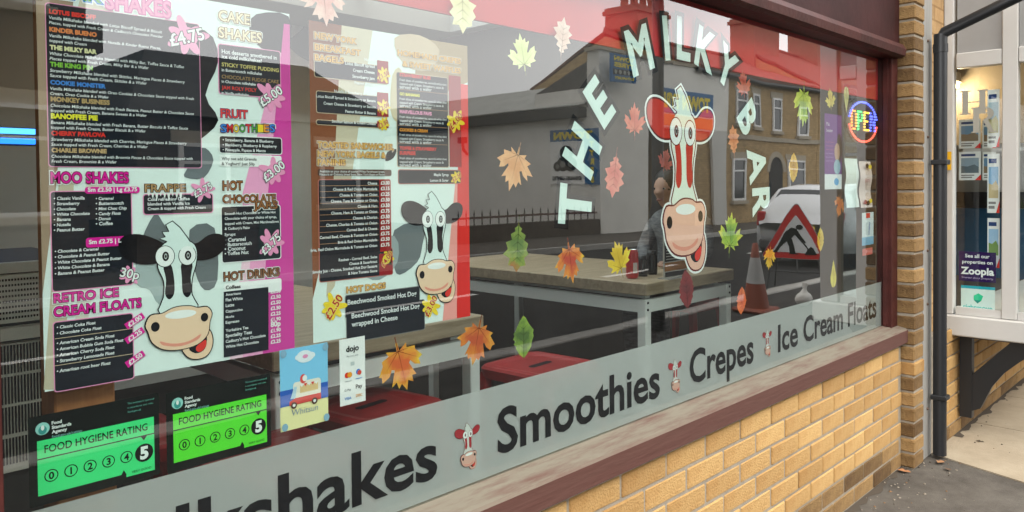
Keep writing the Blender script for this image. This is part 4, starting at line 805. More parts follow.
t, q, x0, x1, z0, z1 = card('red_label', ((863, 249), (873, 254)), 'tiny red label below the small white card', 'label'); q.rect(x0, z0, x1, z1, I('d86a62'), 0); q.end('sheet')

# ---- lit OPEN sign
op = thing('open_sign', (3.64, 0.06, 1.57), 'round black lit sign reading OPEN in coloured dots', 'sign')
_c = on_y(863.6, 122, 0.055); cx, cz = _c.x, _c.z; rx, rz = 0.200, 0.107
M_sign = mat('sign_black_plastic', (0.008, 0.008, 0.010), 0.35)
b = MB(); b.prism(ell(cx, cz, rx, rz, 0, 40), 'y', 0.058, 0.070, M_sign); b.build('board', op)
def led(c): return mat('led_%02x%02x%02x' % tuple(int(255*k) for k in c), (0.02, 0.02, 0.02), 0.4, emit=c, estr=1.7)
def dots(name, pts, c, r=0.0050):
    d = MB(); m = led(c)
    for x, z in pts: d.tube([(x, 0.058, z), (x, 0.052, z)], [r, r*.8], m, 8)
    d.build(name, op)
arc = lambda a0, a1, n: [(cx+rx*.86*math.cos(R(a0+(a1-a0)*k/(n-1))), cz+rz*.86*math.sin(R(a0+(a1-a0)*k/(n-1)))) for k in range(n)]
dots('led_ring', arc(12, 168, 20), (0.10, 0.14, 1.0)); dots('led_ring', arc(-168, -12, 22), (1.0, 0.10, 0.06))
FONT = {'O': ['0110', '1001', '1001', '1001', '1001', '1001', '0110'], 'P': ['1110', '1001', '1001', '1110', '1000', '1000', '1000'], 'E': ['1111', '1000', '1000', '1110', '1000', '1000', '1111'], 'N': ['1001', '1101', '1101', '1011', '1011', '1001', '1001']}
for k, (ch, c) in enumerate((('O', (1.0, 0.25, 0.05)), ('P', (0.08, 1.0, 0.15)), ('E', (1.0, 0.5, 0.05)), ('N', (0.10, 0.14, 1.0)))):
    pts = [(cx+(k-1.5)*.078+(j-1.5)*.0175, cz+.045-i*.0135) for i, row in enumerate(FONT[ch]) for j, v in enumerate(row) if v == '1']
    dots('led_letter', pts, c, .0048)
MB().tube([(cx, .064, cz+rz*.98), (cx-.05, .064, 1.95)], .002, BLK, 6).build('hanging_wire', op)

# ================================================================== INSIDE THE SHOP
M_wood = two_tone('oak_laminate', (0.33, 0.25, 0.16), (0.50, 0.40, 0.28), 5, 0.35, 0.65, 0.45, 0.05, 40, stretch=(0.6, 6, 6))
M_leg = mat('white_steel', (0.86, 0.88, 0.86), 0.4, 0.5)
M_rseat = mat('red_enamel', (0.36, 0.018, 0.020), 0.28, 0.6, var=0.12, scale=6)
TZ = 0.90
def table(x0, x1, y0, y1, label):
    t = thing('cafe_table', ((x0+x1)/2, (y0+y1)/2, 0.002), label, 'table', 'counter height tables in the shop')
    one('table_top', t, M_wood, x0, x1, y0, y1, TZ-0.062, TZ, c=0.004)
    lw = 0.05; i = 0.012
    for x in (x0+i, x1-i-lw):
        for y in (y0+i, y1-i-lw): one('leg', t, M_leg, x, x+lw, y, y+lw, 0.002, TZ-0.085, c=0.003)
    for y in (y0+i+.004, y1-i-lw+.004): one('rail', t, M_leg, x0+i+lw, x1-i-lw, y, y+.035, TZ-.150, TZ-.088)
    for x in (x0+i+.004, x1-i-lw+.004): one('rail', t, M_leg, x, x+.035, y0+i+lw, y1-i-lw, TZ-.150, TZ-.088)
    for x in (x0+.10, x1-.10): one('spacer', t, M_leg, x-.02, x+.02, y0+.06, y1-.06, TZ-.088, TZ-.0625)
    for z in (TZ-.10, TZ-.135):
        MB().tube([(x0+i+.02, y0+i-.003, z), (x0+i+.02, y0+i+.001, z)], .007, BLK, 8).build('bolt', t); MB().tube([(x1-i-.02, y0+i-.003, z), (x1-i-.02, y0+i+.001, z)], .007, BLK, 8).build('bolt', t)
ta = on_z(646, 284, TZ); tb = on_z(735, 269, TZ)
table(ta.x, tb.x, ta.y, 2.65, 'wood topped table with white legs behind the red cow sticker')
tc_ = on_z(484, 315, TZ); table(1.15, tc_.x, tc_.y, 2.65, 'wood topped table with white legs behind the two menu posters')

def stool(x, y, rz, label):
    t = thing('metal_stool', (x, y, 0.002), label, 'stool', 'red metal stools in the shop'); sz = 0.66; s = .185
    c, sn = math.cos(R(rz)), math.sin(R(rz))
    T = lambda a, b, z: (x+a*c-b*sn, y+a*sn+b*c, z)
    def ring(k, z, r=.05):
        out = []
        for cxs, cys, a0 in ((1, -1, -90), (1, 1, 0), (-1, 1, 90), (-1, -1, 180)):
            for j in range(5): tt = R(a0+22.5*j); out.append(T(cxs*(k-r)+r*math.cos(tt), cys*(k-r)+r*math.sin(tt), z))
        return out
    q = MB(); rs = [ring(s, sz-.05), ring(s+.004, sz-.012), ring(s-.004, sz-.002), ring(s-.03, sz), ring(s-.06, sz-.006)]
    for i in range(len(rs)-1): q.add(rs[i]+rs[i+1], [(j, (j+1) % 20, 20+(j+1) % 20, 20+j) for j in range(20)], M_rseat, True)
    q.add(rs[-1], [list(range(20))], M_rseat); q.build('seat', t)
    MB().add([T(-.06, -.016, sz-.0045), T(.06, -.016, sz-.0045), T(.07, 0, sz-.0045), T(.06, .016, sz-.0045), T(-.06, .016, sz-.0045), T(-.07, 0, sz-.0045)], [(0, 1, 2, 3, 4, 5)], BLK).build('hand_slot', t)
    for a in (-1, 1):
        for b in (-1, 1): MB().tube([T(a*(s-.03), b*(s-.03), sz-.03), T(a*(s+.035), b*(s+.035), .004)], [.03, .02], M_rseat, 6, smooth=False).build('leg', t)
    for a, b in (((-1, -1), (1, -1)), ((1, -1), (1, 1)), ((1, 1), (-1, 1)), ((-1, 1), (-1, -1))): k = s+.01; MB().tube([T(a[0]*k, a[1]*k, .25), T(b[0]*k, b[1]*k, .25)], .009, M_rseat, 6).build('foot_rail', t)
def sp(px, py): p = on_z(px, py, .66); return p.x, p.y
p = sp(375, 404); stool(p[0], p[1]+.02, 8, 'red metal stool with slotted seat behind the payment card')
p = sp(555, 366); stool(p[0], p[1]+.08, 4, 'red metal stool left of the table behind the word Smoothies')
p = sp(120, 440); stool(p[0], p[1]+.06, -6, 'red metal stool half hidden by the hygiene stickers')
stool(4.27, 1.36, 0, 'red metal stool under the person at the table behind the red cow')
p = sp(285, 455); stool(p[0], p[1]+.04, 5, 'red metal stool low behind the seaside card')

# things on the table
c0 = on_z(640, 279, TZ)
cn = thing('drink_can', (c0.x, c0.y+.04, TZ), 'red drinks can standing on the table', 'can'); M_can = mat('red_can', (0.60, 0.025, 0.025), 0.3, 0.6); M_al = mat('aluminium', (0.6, 0.6, 0.6), 0.3, metal=1)
cc = (c0.x, c0.y+.05, TZ); MB().lathe([(0, 0), (.026, 0), (.033, .012), (.033, .135), (.027, .150), (.026, .153)], cc, M_can).build('body', cn); MB().lathe([(.026, .153), (.024, .150), (0, .150)], cc, M_al).build('lid', cn)
qc = MB(); Wk = W_
v = [(cc[0]+.0335*math.cos(R(a)), cc[1]+.0335*math.sin(R(a)), TZ+z) for z in (.03, .085) for a in (225, 240, 255, 270)]
qc.add(v, [(0, 1, 5, 4), (1, 2, 6, 5), (2, 3, 7, 6)], I('e0d8d4'))
qc.build('barcode_label', cn)
for px, py, r_, h_, lab in ((652, 277, .026, .11, 'small black jar on the table right of the red can'), (661, 275, .030, .13, 'taller black jar on the table beside the menu holder')):
    a = on_z(px, py, TZ); o = thing('condiment_jar', (a.x, a.y+.05, TZ), lab, 'jar'); cc = (a.x, a.y+.06, TZ); MB().lathe([(0, 0), (r_, 0), (r_*1.05, .02), (r_*1.05, h_*.75), (r_*.8, h_*.85)], cc, mat('dark_glass_jar', (.015, .014, .013), .2)).build('body', o); MB().lathe([(r_*.9, h_*.82), (r_*.9, h_), (0, h_)], cc, mat('jar_lid', (.05, .05, .05), .4, metal=.6)).build('lid', o)
a, b = on_z(669, 280, TZ), on_z(692, 276, TZ); mh = thing('menu_holder', ((a.x+b.x)/2, a.y+.02, TZ), 'upright printed menu card on the table behind the cow muzzle', 'menu')
one('card', mh, I('c8c4bc'), a.x, b.x, a.y+.03, a.y+.036, TZ+.004, TZ+.26); one('foot', mh, mat('clear_acrylic', (.5, .5, .5), .1), a.x, b.x, a.y, a.y+.07, TZ, TZ+.004)
q = Print(a.y+.0298, parent=mh); q.rect(a.x+.006, TZ+.09, b.x-.006, TZ+.25, I('3c3a3a'), 1)
for k in range(9): q.rect(a.x+.02, TZ+.10+k*.015, b.x-.02-(k % 3)*.02, TZ+.105+k*.015, I('b8b4ac'), 2)
q.rect(a.x+.006, TZ+.04, b.x-.006, TZ+.085, I('b07848'), 1); q.rect(a.x+.01, TZ+.01, b.x-.01, TZ+.035, I('303030'), 1); q.end('printed_menu')
# seated person, seen dimly behind the glass
def person():
    hx, hy, hz = 4.14, 1.40, 1.36
    t = thing('person', (hx+.05, hy+.02, 0.66), 'dark haired person in a grey top sitting behind the red cow sticker', 'person')
    st = (hx+.09, hy-.03)
    bm_v = [(0, 0, .72), (0, 0, .90), (-.01, 0, 1.08), (-.02, 0, 1.18), (-.03, 0, 1.25), (-.045, 0, 1.31),   # pelvis .. neck, skull base
            (.0, -.17, 1.15), (.06, -.23, .96), (.20, -.16, .93), (.0, .17, 1.15), (.08, .22, .97), (.22, .12, .93),
            (.05, -.09, .70), (.38, -.10, .70), (.36, -.10, .28), (.40, -.10, .05), (.05, .09, .70), (.38, .10, .70), (.36, .10, .28), (.40, .10, .05),
            (.26, -.13, .935), (.28, .09, .935), (.50, -.10, .04), (.50, .10, .04)]
    ed = [(0, 1), (1, 2), (2, 3), (3, 4), (4, 5), (3, 6), (6, 7), (7, 8), (3, 9), (9, 10), (10, 11), (0, 12), (12, 13), (13, 14), (14, 15), (0, 16), (16, 17), (17, 18), (18, 19), (8, 20), (11, 21), (15, 22), (19, 23)]
    rad = [.15, .135, .15, .12, .055, .055, .07, .05, .038, .07, .05, .038, .095, .07, .05, .04, .095, .07, .05, .04, .03, .03, .035, .035]
    me = bpy.data.meshes.new('body'); off = Vector((st[0], st[1], 0)); me.from_pydata([tuple(Vector((-v[0], v[1], v[2]))+off-Vector(t.location)) for v in bm_v], ed, [])
    ob = bpy.data.objects.new('body', me); COL.objects.link(ob); ob.parent = t; me.materials.append(two_tone('grey_cloth', (0.10, 0.10, 0.11), (0.20, 0.20, 0.21), 14, .40, .60, .9, .3, 40, stretch=(1, 1, 5)))
    sk = ob.modifiers.new('skin', 'SKIN')
    for i, r_ in enumerate(rad): me.skin_vertices[0].data[i].radius = (r_, r_)
    me.skin_vertices[0].data[0].use_root = True; ss = ob.modifiers.new('sub', 'SUBSURF'); ss.levels = 2; ss.render_levels = 2
    M_sk = mat('skin', (.50, .30, .22), .55); M_hr = mat('dark_hair', (.022, .016, .013), .5, bump=.5, bscale=90)
    # head: one lathe-like surface shaped with brow, nose, lips and chin, looking along -X
    q = MB(); vs = []; fs = []; S, G = 24, 18
    for i in range(G+1):
        th = math.pi*i/G; zz = -math.cos(th)
        for k in range(S):
            ph_ = 2*math.pi*k/S; r_ = math.sin(th); fx = -math.cos(ph_)       # fx<0 : face side
            x_ = -.098*r_*math.cos(ph_); y_ = .075*r_*math.sin(ph_); z_ = .118*zz
            if zz < -.2: x_ *= .86; y_ *= .82+.1*(1+zz)
            if math.cos(ph_) > .9:
                z_n = z_/.118
                if -.32 < z_n < .05: x_ -= .022*max(0, 1-abs(z_n+.2)/.22)
                if -.62 < z_n < -.45: x_ -= .007
                if z_n < -.75: x_ -= .012
            elif math.cos(ph_) > .6 and -.02 < z_/.118 < .16: x_ += .010
            vs.append((hx+x_, hy+y_, hz+z_))
    for i in range(G):
        for k in range(S): fs.append((i*S+k, i*S+(k+1) % S, (i+1)*S+(k+1) % S, (i+1)*S+k))
    q.add(vs, fs, M_sk, True); head = q.build('head', t)
    for s_ in (-1, 1):
        e = MB(); e.sphere((hx-.080, hy+s_*.033, hz+.008), (.008, .011, .006), I('b8b0a8'), 10, 8).sphere((hx-.088, hy+s_*.033, hz+.008), (.004, .006, .006), BLK, 8, 6); e.build('eye', head)
        MB().sphere((hx+.012, hy+s_*.074, hz-.005), (.020, .009, .030), M_sk, 10, 8).build('ear', head)
    MB().sphere((hx-.083, hy, hz-.062), (.010, .024, .007), mat('lips', (.35, .14, .12), .5), 10, 6).build('mouth', head)
    q = MB(); q.sphere((hx+.020, hy, hz+.028), (.105, .092, .112), M_hr, 20, 14); q.tube([(hx+.06, hy, hz+.05), (hx+.10, hy, hz-.06), (hx+.10, hy, hz-.18), (hx+.09, hy, hz-.30)], [.07, .085, .075, .03], M_hr, 12); q.build('hair', t)
    M_hand = M_sk
    for base in ((.26, -.13), (.28, .09)):
        bx, by, bz = st[0]-base[0], st[1]+base[1], .925; h = MB(); h.sphere((bx-.045, by, bz), (.048, .038, .016), M_sk, 12, 8)
        for j in range(4): yy = by-.028+j*.019; ln_ = (.062, .072, .068, .052)[j]; h.tube([(bx-.075, yy, bz+.004), (bx-.075-ln_*.6, yy, bz+.006), (bx-.075-ln_, yy, bz-.012)], [.0095, .0088, .007], M_sk, 8)
        h.tube([(bx-.02, by+.03, bz), (bx-.05, by+.058, bz-.002), (bx-.075, by+.062, bz-.006)], [.012, .010, .008], M_sk, 8); h.build('hand', t)
person()

# left end: post, freezer, stone wall, blue lights
M_post = two_tone('brown_timber', (0.36, 0.125, 0.04), (0.48, 0.20, 0.07), 8, .3, .7, .6, .1, 40, stretch=(4, 4, .4))
_px = on_y(36.5, 200, 0.15).x; MB().cbox(_px, _px+0.09, 0.075, 0.15, 0.61, 2.70, M_post, .003).build('timber_post', None, label='brown timber post standing behind the left edge of the milkshake poster', category='post')
M_stone = two_tone('wall_stone', (0.04, 0.028, 0.018), (0.11, 0.075, 0.045), 9, .3, .7, .9, .5, 40, rnd=.5)
sw = thing('stone_wall', (0.1, 3.9, 0), 'dark rough stone wall at the far left inside the shop', 'wall')
one('mortar_bed', sw, M_dark, -1.48, 0.88, 3.88, 4.38, 0.004, 2.70)
rd = random.Random(4); z = .9
while z < 2.6:
    h_ = rd.uniform(.12, .20); x = -.5
    while x < .8:
        w_ = rd.uniform(.18, .38); MB().cbox(x, x+w_-.015, 3.80-rd.uniform(0, .03), 3.9, z, z+h_-.015, M_stone, .015).build('stone', sw); x += w_
    z += h_
for i, (py) in enumerate((131, 141)):
    a, b = on_y(-8, py-1.5, 2.0), on_y(35, py+1.5, 2.0)
    s = thing('light_tube', ((a.x+b.x)/2, 2.0, a.z-.01), ('upper' if i == 0 else 'lower')+' blue glowing strip light at the far left inside the shop', 'strip light')
    MB().tube([(a.x-.1, 2.0, (a.z+b.z)/2), (b.x, 2.0, (a.z+b.z)/2)], .011, mat('blue_led_%d' % i, (.05, .1, .2), .4, emit=((.08, .35, 1.0), (.02, .18, 1.0))[i], estr=1.3), 10).build('tube', s); one('housing', s, M_dark, a.x-.12, b.x+.01, 2.012, 2.05, (a.z+b.z)/2-.015, (a.z+b.z)/2+.015)
# drinks cooler with perforated and slotted panels
M_cool = mat('cooler_grey_metal', (0.80, 0.76, 0.66), .5, .5, var=.1); yf = 0.95; cz_ = lambda py: on_y(20, py, yf).z
fr = thing('drinks_cooler', (0.1, 1.2, 0.002), 'grey metal cooler cabinet with perforated panels at the far left', 'cooler')
one('cabinet', fr, mat('cooler_body', (.05, .048, .045), .6), -.7, on_y(47, 300, yf).x+.1, yf+.02, 1.5, .002, cz_(262))
one('top_rail', fr, M_cool, -.7, on_y(47, 300, yf).x+.1, yf-.01, yf+.02, cz_(272), cz_(262)); one('middle_rail', fr, M_cool, -.7, on_y(47, 300, yf).x+.1, yf-.02, yf+.02, cz_(338), cz_(326)); one('perforated_panel', fr, M_cool, -.7, on_y(47, 300, yf).x+.1, yf, yf+.018, cz_(322), cz_(274)); one('lower_panel', fr, M_cool, -.7, on_y(47, 300, yf).x+.1, yf, yf+.018, cz_(470), cz_(342))
h1 = MB(); xs0 = on_y(0, 300, yf).x; dx = (on_y(40, 300, yf).x-xs0)/13
for i in range(-2, 16):
    for j in range(8): z_ = cz_(278+j*5.4); h1.box(xs0+i*dx-.0019, xs0+i*dx+.0019, yf-.0015, yf+.001, z_-.0055, z_, BLK)
h1.build('hole', fr, kind='stuff')
for i in range(-2, 15):
    x = xs0+i*dx*1.05
    for r0, r1 in ((344, 372), (375, 402), (405, 432), (436, 462)): MB().box(x-.0019, x+.0019, yf-.0015, yf+.001, cz_(r1), cz_(r0), BLK).build('slot', fr)

# ================================================================== ACROSS THE ROAD (seen reflected in the glass)
MY = 0.06                                          # mirror: a virtual depth v behind the glass stands at y = 0.06 - v
def vy(px, py, v): p = on_y(px, py, v); return Vector((p.x, MY-v, p.z))
def vx(px, py, X): p = on_x(px, py, X); return Vector((X, MY-p.y, p.z))
def vz(px, py, Z): p = on_z(px, py, Z); return Vector((p.x, MY-p.y, Z))
FY = MY-12.0
M_rend = two_tone('grey_render', (0.70, 0.685, 0.63), (0.84, 0.82, 0.76), 1.2, .3, .7, .9, .15, 20)
M_tbrk = two_tone('terrace_brick', (0.36, 0.245, 0.115), (0.50, 0.355, 0.18), 3, .3, .7, .9, .2, 40, brick=(.6, .55, .5))
M_stonet = mat('pale_stone_trim', (0.38, 0.33, 0.25), .9, var=.1)
M_tile = two_tone('roof_tile', (0.12, 0.06, 0.045), (0.20, 0.10, 0.07), 5, .3, .7, .9, .3, 12, stretch=(1, 6, 6))
M_slate = two_tone('slate', (0.05, 0.047, 0.045), (0.09, 0.085, 0.08), 5, .3, .7, .8, .3, 12)
M_corr = two_tone('cement_sheet', (0.44, 0.44, 0.41), (0.60, 0.60, 0.56), 1.5, .3, .7, .9, .2, 20)
M_dkb = two_tone('sooty_brick', (0.060, 0.045, 0.035), (0.11, 0.085, 0.065), 3, .3, .7, .9, .2, 40, brick=(.6, .55, .5))
M_wfr = mat('white_window_frame', (0.72, 0.72, 0.70), .5); M_gd = mat('dark_window_glass', (0.02, 0.022, 0.025), .08, .6); M_void = mat('dark_opening', (0.03, 0.029, 0.028), .9)

def window(parent, x0, x1, z0, z1, y=FY, sash=True, arch=False):
    w = one('window', parent, M_gd, x0, x1, y-.02, y+.02, z0, z1)
    q = MB(); f = .07
    q.box(x0-.01, x0+f, y+.01, y+.06, z0, z1, M_wfr).box(x1-f, x1+.01, y+.01, y+.06, z0, z1, M_wfr).box(x0+f, x1-f, y+.011, y+.06, z1-f, z1, M_wfr).box(x0+f, x1-f, y+.011, y+.06, z0, z0+f, M_wfr)
    if sash: q.box(x0+f, x1-f, y+.012, y+.058, (z0*.3+z1*.7)-.03, (z0*.3+z1*.7)+.03, M_wfr)
    q.build('frame', w); one('sill', w, M_stonet, x0-.1, x1+.1, y+.005, y+.12, z0-.12, z0-.003); one('lintel', w, M_stonet, x0-.12, x1+.12, y+.003, y+.03, z1+.003, z1+.22)
def chimney(parent, x0, x1, y0, y1, z0, z1, pots, m):
    c = MB(); c.box(x0, x1, y0, y1, z0, z1-.25, m).box(x0-.08, x1+.08, y0-.08, y1+.08, z1-.25, z1-.1, m).box(x0-.02, x1+.02, y0-.02, y1+.02, z1-.1, z1, m); ch = c.build('chimney', parent)
    for k in range(pots):
        x = x0+.25+(x1-x0-.5)*k/max(1, pots-1); MB().lathe([(.16, 0), (.13, .08), (.12, .42), (.15, .46), (.15, .52), (.10, .52)], (x, (y0+y1)/2, z1), M_pot, 10).build('chimney_pot', ch)
M_pot = mat('clay_pot', (.28, .12, .07), .9)
def house(x0, x1, eave, ridge, label, m=M_tbrk, yb=7.0, wins=(), chims=(), gable_left=False):
    t = thing('terraced_house', ((x0+x1)/2, FY-3.5, 0), label, 'house'); yr = FY-3.5
    q = MB(); q.prism([(FY, 0.0), (FY, eave), (yr, ridge-.12), (FY-yb, eave), (FY-yb, 0.0)], 'x', x0+.005, x1-.005, m); q.build('wall', t)
    r = MB(); d = .10
    for s in (1, -1):
        ya = FY+.25 if s == 1 else FY-yb-.25; za = eave-.10; r.add([(x0, ya, za), (x1, ya, za), (x1, yr, ridge), (x0, yr, ridge), (x0, ya, za+d), (x1, ya, za+d), (x1, yr, ridge+d), (x0, yr, ridge+d)], [(0, 1, 2, 3), (4, 5, 6, 7), (0, 1, 5, 4), (0, 3, 7, 4), (1, 2, 6, 5)], M_tile)
    rf = r.build('roof', t); MB().tube([(x0+.02, yr, ridge+.12), (x1-.02, yr, ridge+.12)], .11, M_tile, 8).build('ridge_tiles', rf)
    MB().tube([(x0+.02, FY+.20, eave-.16), (x1-.02, FY+.20, eave-.16)], .07, mat('gutter', (.03, .03, .03), .5), 8).build('gutter', t)
    for c in chims: chimney(rf, c[0], c[1], yr-.4, yr+.9, ridge-1.2, c[2], c[3], m if len(c) < 5 else c[4])
    for a in wins: window(t, *a)
    return t
def wpx(x0, y0, x1, y1): a, b = vy(x0, y0, 12.0), vy(x1, y1, 12.0); return (a.x, b.x, b.z, a.z)
M_chb = two_tone('chimney_brick', (0.22, 0.10, 0.07), (0.32, 0.16, 0.11), 4, .3, .7, .9, .2, 40)
ca, cb = vy(614, 8, 15.5), vy(650, 50, 15.5); da, db = vy(733, 18, 15.5), vy(768, 45, 15.5)
hA = house(22.0, 31.6, 5.2, 6.72, 'yellow brick terraced house with arched passage reflected right of the red cow', wins=[wpx(733, 90, 745, 124), wpx(752.5, 93, 761, 127), wpx(774, 97, 783, 131), wpx(732, 158, 744, 200)], chims=[(ca.x+.05, cb.x-.2, ca.z, 4, M_chb), (da.x+.3, da.x+2.5, da.z, 4, M_chb)])
a = vy(771, 157, 12.0); b = vy(785, 205, 12.0); q = MB(); rr = (b.x-a.x)/2; zc = a.z-rr
q.prism([(a.x, 0.0), (b.x, 0.0)]+[(a.x+rr+rr*math.cos(R(k)), zc+rr*math.sin(R(k))) for k in range(0, 181, 15)], 'y', FY-.01, FY+.012, M_void); q.build('passage', hA)
q = MB(); o_ = [(a.x+rr+(rr+.22)*math.cos(R(k)), zc+(rr+.22)*math.sin(R(k))) for k in range(0, 181, 15)]; i_ = [(a.x+rr+rr*math.cos(R(k)), zc+rr*math.sin(R(k))) for k in range(180, -1, -15)]; q.prism(o_+i_, 'y', FY+.002, FY+.05, M_stonet); q.build('arch_surround', hA)
MB().box(24.0, 31.6, FY+.002, FY+.06, 2.95, 3.12, M_stonet).build('string_course', hA)
hB = house(31.65, 46, 5.2, 7.5, 'yellow brick terraced house with taller roof reflected beside the bay post', wins=[wpx(798, 107, 806, 136), wpx(789, 160, 804, 191)]+[(36.2, 37.4, 3.3, 4.7), (36.2, 37.4, .9, 2.5), (39.5, 40.7, 3.3, 4.7), (42.5, 43.7, 3.3, 4.7), (42.5, 43.7, .9, 2.5)], chims=[(37.5, 39.3, 9.4, 4, M_chb)])
MB().box(31.65, 46, FY+.002, FY+.06, 2.98, 3.14, M_stonet).build('string_course', hB)
one('door', hB, mat('blue_door', (.03, .06, .12), .4), 39.6, 40.5, FY-.02, FY+.03, .0, 2.1)

# grey workshop
ws = thing('tyre_workshop', (19, FY-5, 0), 'grey rendered tyre workshop with corrugated roof reflected behind the arched letters', 'workshop')
WX = 17.0
MB().box(WX, 19.25, FY-.3, FY+.1, 0, 5.10, M_rend).box(19.25, 23.1, FY-.3, FY+.1, 3.15, 5.10, M_rend).box(23.1, 24.0, FY-.3, FY+.1, 0, 5.10, M_rend).build('front_wall', ws)
MB().box(WX-.08, 24.05, FY-.35, FY+.16, 5.103, 5.20, M_stonet).build('coping', ws)
MB().box(WX, WX+.25, FY-16, FY-.3, 0, 3.6, M_rend).build('side_wall', ws)
MB().box(WX+.02, WX+.25, FY-2.4, FY-.3, 3.6, 4.15, M_rend).build('upper_side', ws)
MB().box(19.0, 23.9, FY-4.2, FY-4.0, 0, 3.3, M_void).box(19.0, 23.9, FY-4.0, FY-.3, 3.16, 3.25, M_void).build('workshop_bay', ws)
one('pale_pilaster', ws, mat('pale_paint', (.55, .54, .50), .8), 23.0, 23.9, FY+.102, FY+.16, 0, 3.2)
MB().prism([(FY-.3, 4.0), (FY-.3, 5.0), (FY-2.6, 4.2), (FY-2.6, 3.9)], 'x', WX+.3, 22.0, M_slate).build('rear_slope', ws)
# corrugated sheets
vs = []; fs = []; n = 420
for i in range(n+1):
    y = FY-.32-i*16.0/n; dz = .03*math.sin(i*2*math.pi/4.0)
    vs += [(WX-.22, y, 3.66+dz), (19.6, y, 4.72+dz), (22.2, y, 3.66+dz)]
    if i: k = 3*i; fs += [(k-3, k, k+1, k-2), (k-2, k+1, k+2, k-1)]
MB().add(vs, fs, M_corr).build('corrugated_roof', ws)
MB().box(WX-.30, WX-.003, FY-16.3, FY-.32, 3.30, 3.60, M_void).build('gutter', ws)
# signs on the workshop
BLU2 = I('3f6f9c'); YL2 = I('e8d040')
a, b = vx(601, 131, WX), vx(551, 185, WX); ts = thing('tyre_sign', (WX-.03, (a.y+b.y)/2, b.z), 'blue and yellow tyre sign on the workshop side wall behind the letter H', 'sign')
q = Print(parent=ts, plane=(lambda aa, bb, d: (WX-.035-d*8, -aa, bb))); x0, x1, z0, z1 = -a.y, -b.y, 1.37, 2.97; w, h = x1-x0, z1-z0
MB().box(WX-.03, WX+.002, b.y, a.y, z0, z1, I('ecece8')).build('board', ts)
q.rect(x0, z0+h*.78, x1, z1, BLU2, 1); q.rect(x0, z0, x0+w*.28, z0+h*.78, BLU2, 1); q.text('TOWN', x0+w*.12, z0+h*.82, YL2, 3, w=w*.80, bold=.06, h=h*.13)
for k, ch in enumerate('TYRES'): q.text(ch, x0+w*.14, z0+h*(.66-.155*k), YL2, 3, h=h*.10, align='c', bold=.06)
q.text('EXHAUST CENTRE', x0+w*.34, z0+h*.08, BLK, 3, w=w*.62, bold=.05); q.end('printed_words')
for u, v_, r_ in ((.55, .36, .13), (.72, .36, .13), (.64, .56, .14), (.84, .32, .09)): q.poly(ell(x0+w*u, z0+h*v_, w*r_, h*r_), I('2a2622'), 3); q.poly(ell(x0+w*u, z0+h*v_, w*r_*.45, h*r_*.45), I('8a8a84'), 4)
q.end('printed_tyres')
a, b = vy(646, 84, 12.0), vy(712, 116, 12.0); ts = thing('tyre_sign', ((a.x+b.x)/2, FY+.1, 3.6), 'long blue tyre sign over the workshop opening behind the red cow head', 'sign'); z0, z1 = 3.60, 4.34
MB().box(19.5, 23.1, FY+.102, FY+.15, z0, z1, BLU2).build('board', ts)
q = Print(parent=ts, plane=lambda aa, bb, d: (-aa, FY+.152+d*8, bb)); q.text('TOWN TYRES', -22.9, z0+.17, YL2, 2, w=3.2, h=.42, bold=.05); q.end('printed_words')
MB().box(19.5, 23.1, FY+.102, FY+.145, 3.2, 3.55, I('d88a40')).build('lower_board', ts)
a, b = vy(612, 53, 11.5), vy(633, 83, 11.5); ts = thing('hanging_sign', ((a.x+b.x)/2, FY+.4, b.z), 'small projecting blue tyre sign high on the workshop corner', 'sign'); yy = MY-11.5
MB().box(a.x, b.x, yy-.06, yy, b.z, a.z, BLU2).build('board', ts); MB().box((a.x+b.x)/2-.03, (a.x+b.x)/2+.03, FY+.1, yy-.06, (a.z+b.z)/2-.03, (a.z+b.z)/2+.03, M_black).build('arm', ts)
q = Print(parent=ts, plane=lambda aa, bb, d: (-aa, yy+.002+d*8, bb)); w, h = b.x-a.x, a.z-b.z
q.text('TOWN', -b.x+w*.1, b.z+h*.76, YL2, 2, w=w*.8, h=h*.15, bold=.05); q.text('TYRES', -b.x+w*.1, b.z+h*.54, YL2, 2, w=w*.8, h=h*.15, bold=.05); q.text('EXHAUST', -b.x+w*.1, b.z+h*.10, YL2, 2, w=w*.8, h=h*.09, bold=.05)
q.rect(-b.x+w*.06, b.z+h*.26, -a.x-w*.06, b.z+h*.46, I('20201e'), 1)
for k in range(5): q.poly(ell(-b.x+w*(.16+.17*k), b.z+h*.36, w*.05, h*.08), I('b0b0a8'), 2)
q.end('printed_words')
a = vx(468, 150, WX); fl = thing('flood_lamp', (WX-.1, a.y, a.z), 'small black lamp bracket on the workshop side wall', 'lamp'); MB().tube([(WX, a.y, a.z-.15), (WX-.2, a.y, a.z), (WX-.25, a.y, a.z+.25)], .05, M_void, 8).build('arm', fl); MB().box(WX-.36, WX-.16, a.y-.15, a.y+.15, a.z+.22, a.z+.42, M_void).build('lamp_head', fl)
# yard railing
rl = thing('yard_railing', (13.4, FY, 0), 'low dark spiked railing across the workshop yard', 'railing'); M_rail = mat('railing_paint', (.035, .022, .018), .6)
one('dwarf_wall', rl, M_dkb, 11.6, 16.95, FY-.12, FY+.12, 0, .40); MB().box(11.6, 16.95, FY-.02, FY+.02, .56, .61, mat('railing_top', (.12, .045, .03), .6)).build('rail', rl)
q = MB()
for i in range(19): x = 11.8+i*.28; q.box(x-.012, x+.012, FY-.012, FY+.012, .40, .66, M_rail); q.add([(x-.03, FY, .66), (x+.03, FY, .66), (x, FY, .80), (x, FY+.02, .68)], [(0, 1, 2), (0, 3, 2), (1, 3, 2)], M_rail)
q.build('spiked_bars', rl, kind='stuff')

